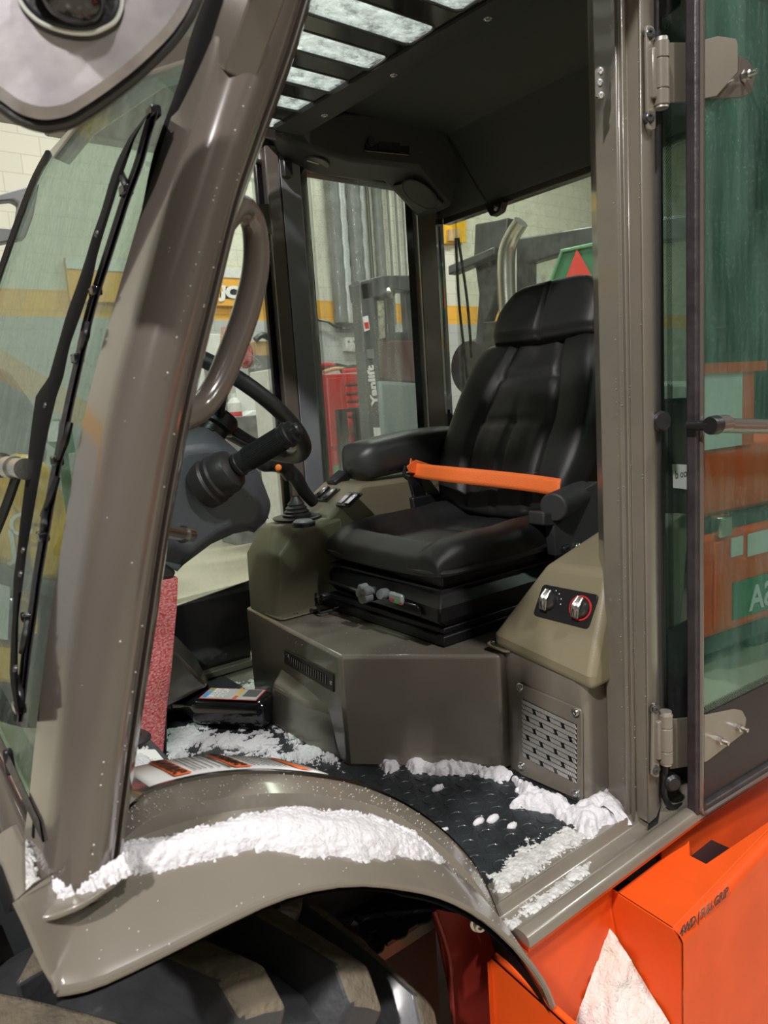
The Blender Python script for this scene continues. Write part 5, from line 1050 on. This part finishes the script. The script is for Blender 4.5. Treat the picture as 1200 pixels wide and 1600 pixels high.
MB().prism([LY(568, 520, .03), LY(660, 518, .03), LY(670, 560, .03), LY(572, 560, .03)], Yd(.1)).build('load_guard', DARKM, lt, bevel=.01)
MB().prism([LY(590, 532, .02), LY(680, 530, .02), LY(680, 600, .02), LY(592, 594, .02)], Yd(.12)).build('seat_housing', pm('maroon_cover', (.10, .045, .04), .6), lt, bevel=.02)
MB().prism([LY(592, 594, -.03), LY(680, 600, -.03), LY(685, 720, -.03), LY(600, 720, -.03)], Yd(.16)).build('hood', pm('grey_green_hood', (.19, .24, .235), .45), lt, bevel=.03)
MB().bb((LY(592, 700).x, ly+.05, GZ+.25), (LY(690, 700).x+.6, ly+.3, .40)).build('chassis', GREYM, lt, bevel=.03)
for i in range(2): MB().lathe(V((LY(600, 700).x+.2+.9*i, ly, GZ+.28)), (0, 1, 0), [(0, -.02), (.14, -.02), (.28, .0), (.28, .2), (0, .2)], 28).build('wheel', TYRE, lt)
MB().prism([LY(567, 495, -.01), LY(575, 493, -.01), LY(578, 515, -.01), LY(570, 518, -.01)], Yd(.008)).build('mast_sticker', WHITE, lt); MB().prism([LY(568.5, 504, -.012), LY(575.5, 503, -.012), LY(577, 513, -.012), LY(571, 514, -.012)], Yd(.004)).build('sticker_red_mark', RED, lt)
MB().prism([LY(590, 470, -.01), LY(600, 470, -.01), LY(602, 528, -.01), LY(594, 529, -.01)], Yd(.01)).build('data_strip', pm('worn_sticker', (.45, .45, .30), .6, col2=(.12, .12, .10), vscale=30), lt)
MB().prism([LY(573, 546, -.01), LY(584, 545, -.01), LY(585, 560, -.01), LY(575, 560, -.01)], Yd(.01)).build('grey_sticker', GREYM, lt)
p0_ = LY(590, 632, -.012); p1_ = LY(582.5, 568, -.012)
text('mast_lettering', 'Yanlift', V((p0_.x, p0_.y, p0_.z)), (p1_-p0_), V((-1, 0, 0)), .085, WHITE, lt, .002, bold=.004, width=(p1_-p0_).length)
MB().prism([LY(584, 668, -.01), LY(594, 668, -.01), LY(597, 694, -.01), LY(587, 694, -.01)], Yd(.008)).build('lower_sticker', WHITE, lt)
# things seen past the steering wheel
def slab(nm, pts, y, d, m, lb, cat, grp=None, bev=.01):
    q = [Y(*p, y) for p in pts]; o = MB().prism(q, Yd(d)).build(nm, m, bevel=bev); return tag(o, lb, cat, grp)
wt_ = 5.4
def fbox(nm, px0, px1, pyt, y, d, m, lb, cat, zb_=GZ):
    a, b = Y(px0, pyt, y), Y(px1, pyt, y); return tag(MB().bb((a.x, y, zb_), (b.x, y+d, a.z)).build(nm, m, bevel=.01), lb, cat)
wb_ = fbox('white_crate', 240, 366, 521, 8.2, .6, PALE, 'large white crate beyond the steering wheel', 'crate')
for i in range(3): a = Y(318+i*14, 560, 8.19); MB().bb((a.x, 8.18, GZ+.05), (a.x+.04, 8.21, a.z)).build('groove', GREYM, wb_)
fbox('white_bin', 368, 404, 600, 7.92, .25, PALE, 'small white bin beside the large white crate', 'bin')
fbox('grey_workbench', 350, 440, 652, 7.5, .38, GREYM, 'grey workbench behind the steering column', 'workbench')
rb = tag(MB().lathe(V((Y(367, 642, 7.6).x, 7.6, Y(367, 652, 7.5).z)), (0, 0, 1), [(0, 0), (.08, 0), (.08, .16), (.035, .22), (.035, .27), (0, .27)], 16).build('spray_bottle', PALE), 'white bottle with a red base standing on the workbench', 'bottle')
MB().lathe(V((Y(367, 642, 7.6).x, 7.6, Y(367, 652, 7.5).z)), (0, 0, 1), [(0, 0), (.083, 0), (.083, .06), (0, .06)], 16).build('red_base', RED, rb)
slab('paper_stack', [(380, 651), (395, 641), (420, 643), (425, 651)], 7.65, .2, WHITE, 'sheets of white paper lying on the workbench', 'paper')
cbx = fbox('cardboard_box', 399, 425, 533, 8.0, .18, CARDB, 'brown cardboard box with dark markings on the steel cupboard', 'box', Y(400, 556, 8).z)
MB().tube([Y(399, 531, 7.95), Y(408, 524, 7.95), Y(418, 526, 7.95), Y(424, 531, 7.95)], .04, 6).build('packing_strap', BLACK, cbx)
fbox('steel_cupboard', 396, 436, 555, 8.0, .18, GREYM, 'dark grey steel cupboard under the cardboard box', 'cupboard')
slab('lumber_pile', [(405, 775), (450, 740), (470, 800), (440, 830), (395, 800)], 6.9, .4, CARDB, 'pale wooden boards leaning on the floor behind the joystick', 'lumber')
# ---- yellow loader left, seen through the windscreen
yl = 3.3
def LL(px, py, o=0): return Y(px, py, yl+o)
ld = empty('yellow_loader', (LL(60, 800).x, yl+.6, GZ)); tag(ld, 'yellow loading machine beyond the windscreen on the left', 'loader')
MB().prism([LL(*q) for q in ((-60, 740), (0, 762), (22, 790), (40, 830), (40, 900), (0, 880), (-60, 850))], Yd(.7)).build('fender_panel', YELLOW, ld, bevel=.03)
MB().prism([LL(*q, .05) for q in ((0, 740), (40, 706), (66, 716), (90, 745), (110, 800), (160, 820), (152, 905), (60, 910), (20, 850))], Yd(.9)).build('hood', YELLOW, ld, bevel=.04)
text('hood_lettering', 'J', LL(14, 870, -.01), (1, 0, 0), (0, 0, 1), .16, PALE, ld, .003); text('hood_lettering', 'C', LL(14, 840, -.01), (1, 0, 0), (0, 0, 1), .14, PALE, ld, .003)
MB().prism([LL(*q, -.06) for q in ((-80, 852), (0, 882), (50, 903), (150, 925), (150, 950), (0, 915), (-80, 870))], Yd(.5)).build('lower_frame', DARKM, ld, bevel=.02)
MB().prism([LL(*q, -.08) for q in ((-30, 905), (16, 918), (12, 1000), (-30, 995))], Yd(.02)).build('white_plate', PALE, ld); MB().prism([LL(*q, -.02) for q in ((-60, 990), (40, 1010), (30, 1070), (-60, 1060))], Yd(.3)).build('lower_yellow_panel', YELLOW, ld, bevel=.02)
MB().prism([LL(*q, .02) for q in ((34, 920), (60, 925), (58, 990), (30, 990))], Yd(.02)).build('amber_panel', AMBER, ld)
MB().prism([LL(*q, .3) for q in ((-60, 560), (10, 570), (60, 640), (80, 720), (0, 760), (-60, 740))], Yd(.4)).build('engine_cover', GREYM, ld, bevel=.04)
MB().lathe(LL(95, 1000, .1), (0, 1, 0), [(0, -.05), (.15, -.05), (.30, 0), (.34, .05), (.34, .3), (0, .3)], 36).build('wheel', TYRE, ld)
MB().tube([LL(-40, 1090, .0), LL(60, 1120, .0), LL(150, 1080, .0)], .05, 10).build('hydraulic_hose', BLACK, ld)
# grey bracket frame of another machine by the wall on the left
fr1 = [Y(*q, 2.6) for q in ((-60, 300), (0, 303), (40, 292), (62, 286), (52, 340), (40, 372), (0, 380), (-60, 385))]
fi1 = [Y(*q, 2.6) for q in ((-40, 316), (0, 314), (20, 312), (30, 318), (26, 345), (18, 358), (0, 356), (-40, 360))]
vs, fs = ring(fr1, fi1, Yd(.05)); tag(MB().add(vs, fs).build('machine_bracket', GREYM, bevel=.006), 'grey steel bracket with a cutout beyond the windscreen edge', 'bracket')
# green road sign style panel and mounts seen through the windscreen
gp_o = tag(MB().prism([Y(*q, 2.9) for q in ((72, 690), (84, 655), (110, 655), (118, 706), (100, 710))], Yd(.02)).bb((Y(100, 690, 2.9).x-.015, 2.925, GZ), (Y(100, 690, 2.9).x+.015, 2.955, Y(100, 680, 2.9).z)).build('safety_sign', GREEN), 'green and white safety sign on a post seen through the windscreen', 'sign'); MB().prism([Y(*q, 2.89) for q in ((74, 672), (82, 658), (92, 658), (90, 690), (76, 690))], Yd(.008)).build('sign_symbol', WHITE, gp_o)
# ---- machine behind the rear window
rx = 3.6
def RX(px, py, o=0): return X(px, py, rx+o)
rm = empty('parked_tractor', (rx+.5, RX(850, 600).y, GZ)); tag(rm, 'grey cabbed machine with a chrome exhaust behind the rear window', 'tractor')
MB().tube([RX(797, 640), RX(794, 505), RX(791, 440), RX(792, 395), RX(800, 370), RX(814, 347)], [.058]*3+[.056, .050, .048], 20).build('exhaust_pipe', CHROME, rm, label='bent chrome exhaust pipe')
MB().prism([RX(*q, .1) for q in ((754, 503), (802, 500), (805, 720), (750, 720))], Xd(.5)).build('muffler_box', STEELD, rm, bevel=.01)
fo_ = [RX(*q, .5) for q in ((806, 372), (960, 346), (1120, 330), (1120, 760), (806, 760))]; fi_ = [RX(*q, .5) for q in ((822, 412), (870, 398), (1080, 372), (1080, 640), (822, 640))]
vs, fs = ring(fo_, fi_, Xd(.12)); MB().add(vs, fs).build('cab_frame', DARKM, rm, bevel=.03, seg=3)
MB().prism([RX(*q, .56) for q in ((815, 400), (1090, 370), (1090, 650), (815, 650))], Xd(.01)).build('cab_glass', G_SIDE, rm)
MB().prism([RX(*q, .8) for q in ((806, 600), (1120, 600), (1120, 900), (806, 900))], Xd(.6)).build('hood', GREYM, rm, bevel=.02)
MB().prism([RX(*q, .85) for q in ((830, 430), (846, 430), (842, 520), (826, 520))], Xd(.05)).build('inner_mirror', PALE, rm)
MB().prism([RX(*q, .3) for q in ((742, 350), (793, 340), (786, 400), (770, 470), (756, 510), (745, 640), (735, 640), (748, 460), (740, 400))], Xd(.1)).build('side_guard', DARKM, rm, bevel=.01)
MB().prism([RX(*q, .2) for q in ((700, 415), (742, 398), (772, 385), (772, 398), (742, 412), (700, 430))], Xd(.1)).build('boom_rail', DARKM, rm, bevel=.01)
MB().lathe(RX(733, 575, .3), (-1, 0, 0), [(0, .02), (.10, .02), (.20, 0), (.22, -.1), (0, -.1)], 32).build('hose_reel', STEELD, rm)
for i in range(2): MB().lathe(V((rx+.9+1.1*i, RX(850, 600).y-.9, GZ+.45)), (0, 1, 0), [(0, -.05), (.25, -.05), (.45, 0), (.45, .3), (0, .3)], 32).build('wheel', TYRE, rm)
# slow vehicle marker: green backing with a red triangle
gm = MB().prism([X(*q, 3.3) for q in ((858, 446), (878, 392), (932, 380), (985, 384), (985, 470), (858, 470))], Xd(.01)).build('marker_board', GREEN, rm, label='green board with a red reflective triangle')
MB().tube([X(858, 446, 3.29), X(878, 392, 3.29), X(932, 381, 3.29), X(985, 384, 3.29)], .010, 6, smooth=False).build('board_edge', LGREEN, gm)
MB().prism([X(*q, 3.285) for q in ((901, 390), (930, 443), (925, 460), (875, 460), (881, 443))], Xd(.006)).build('red_triangle', pm('reflective_red', (.70, .06, .05), .5, 0, 0, .4, 300), gm)
yp = tag(MB().prism([Y(*q, 8.9) for q in ((696, 330), (728, 326), (728, 378), (696, 380))], Yd(.10)).build('wall_panel', YELLOW), 'yellow panel high on the wall beside the rear pillar', 'panel')
MB().prism([Y(*q, 8.84) for q in ((702, 358), (718, 358), (718, 376), (702, 376))], Yd(.06)).build('brown_notice', CARDB, yp)
# orange machine parked left behind, mirrored in the door glass
om = empty('orange_machine', (4.2, -1.1, GZ)); tag(om, 'orange machine lettered USA mirrored in the open door glass', 'machine')
MB().bb((3.14, -1.6, -.50), (6.2, -.75, .04)).build('body', ORANGE, om, bevel=.03); MB().bb((3.10, -1.6, .10), (6.2, -.84, .46)).build('upper_body', ORANGE, om, bevel=.03)
MB().bb((3.0, -1.6, .04), (6.2, -.78, .10)).build('rubber_rail', DARKM, om); MB().bb((3.30, -.78, .02), (3.40, -.72, .13)).build('hood_clamp', CHROME, om, bevel=.01)
MB().bb((3.12, -.90, .46), (3.62, -.82, .84)).build('side_window_panel', PALE, om); MB().bb((3.0, -.92, .84), (3.8, -.80, .89)).bb((3.62, -.92, .46), (3.72, -.82, .84)).build('window_frame', ORANGE, om)
MB().bb((3.1, -1.6, -.62), (6.2, -.80, -.50)).build('chassis', DARKM, om, bevel=.02)
MB().bb((3.28, -.755, -.46), (3.36, -.735, .0)).build('corner_post', ORANGE, om, bevel=.01)
MB().bb((3.44, -.748, -.44), (4.2, -.742, -.24)).build('name_plate', GREEN, om); text('body_lettering', 'USA', V((3.92, -.738, -.415)), (-1, 0, 0), (0, 0, 1), .19, PALE, om, .002, bold=.004)
MB().bb((3.42, -.748, -.10), (3.52, -.742, -.0)).bb((3.56, -.748, -.12), (3.75, -.742, .0)).build('warning_sticker', PALE, om)
for x in (3.9, 5.9): MB().lathe(V((x, -1.0, GZ+.36)), (0, 1, 0), [(0, -.02), (.2, -.02), (.36, .0), (.36, .15), (.3, .16), (0, .14)], 36).build('wheel', TYRE, om)
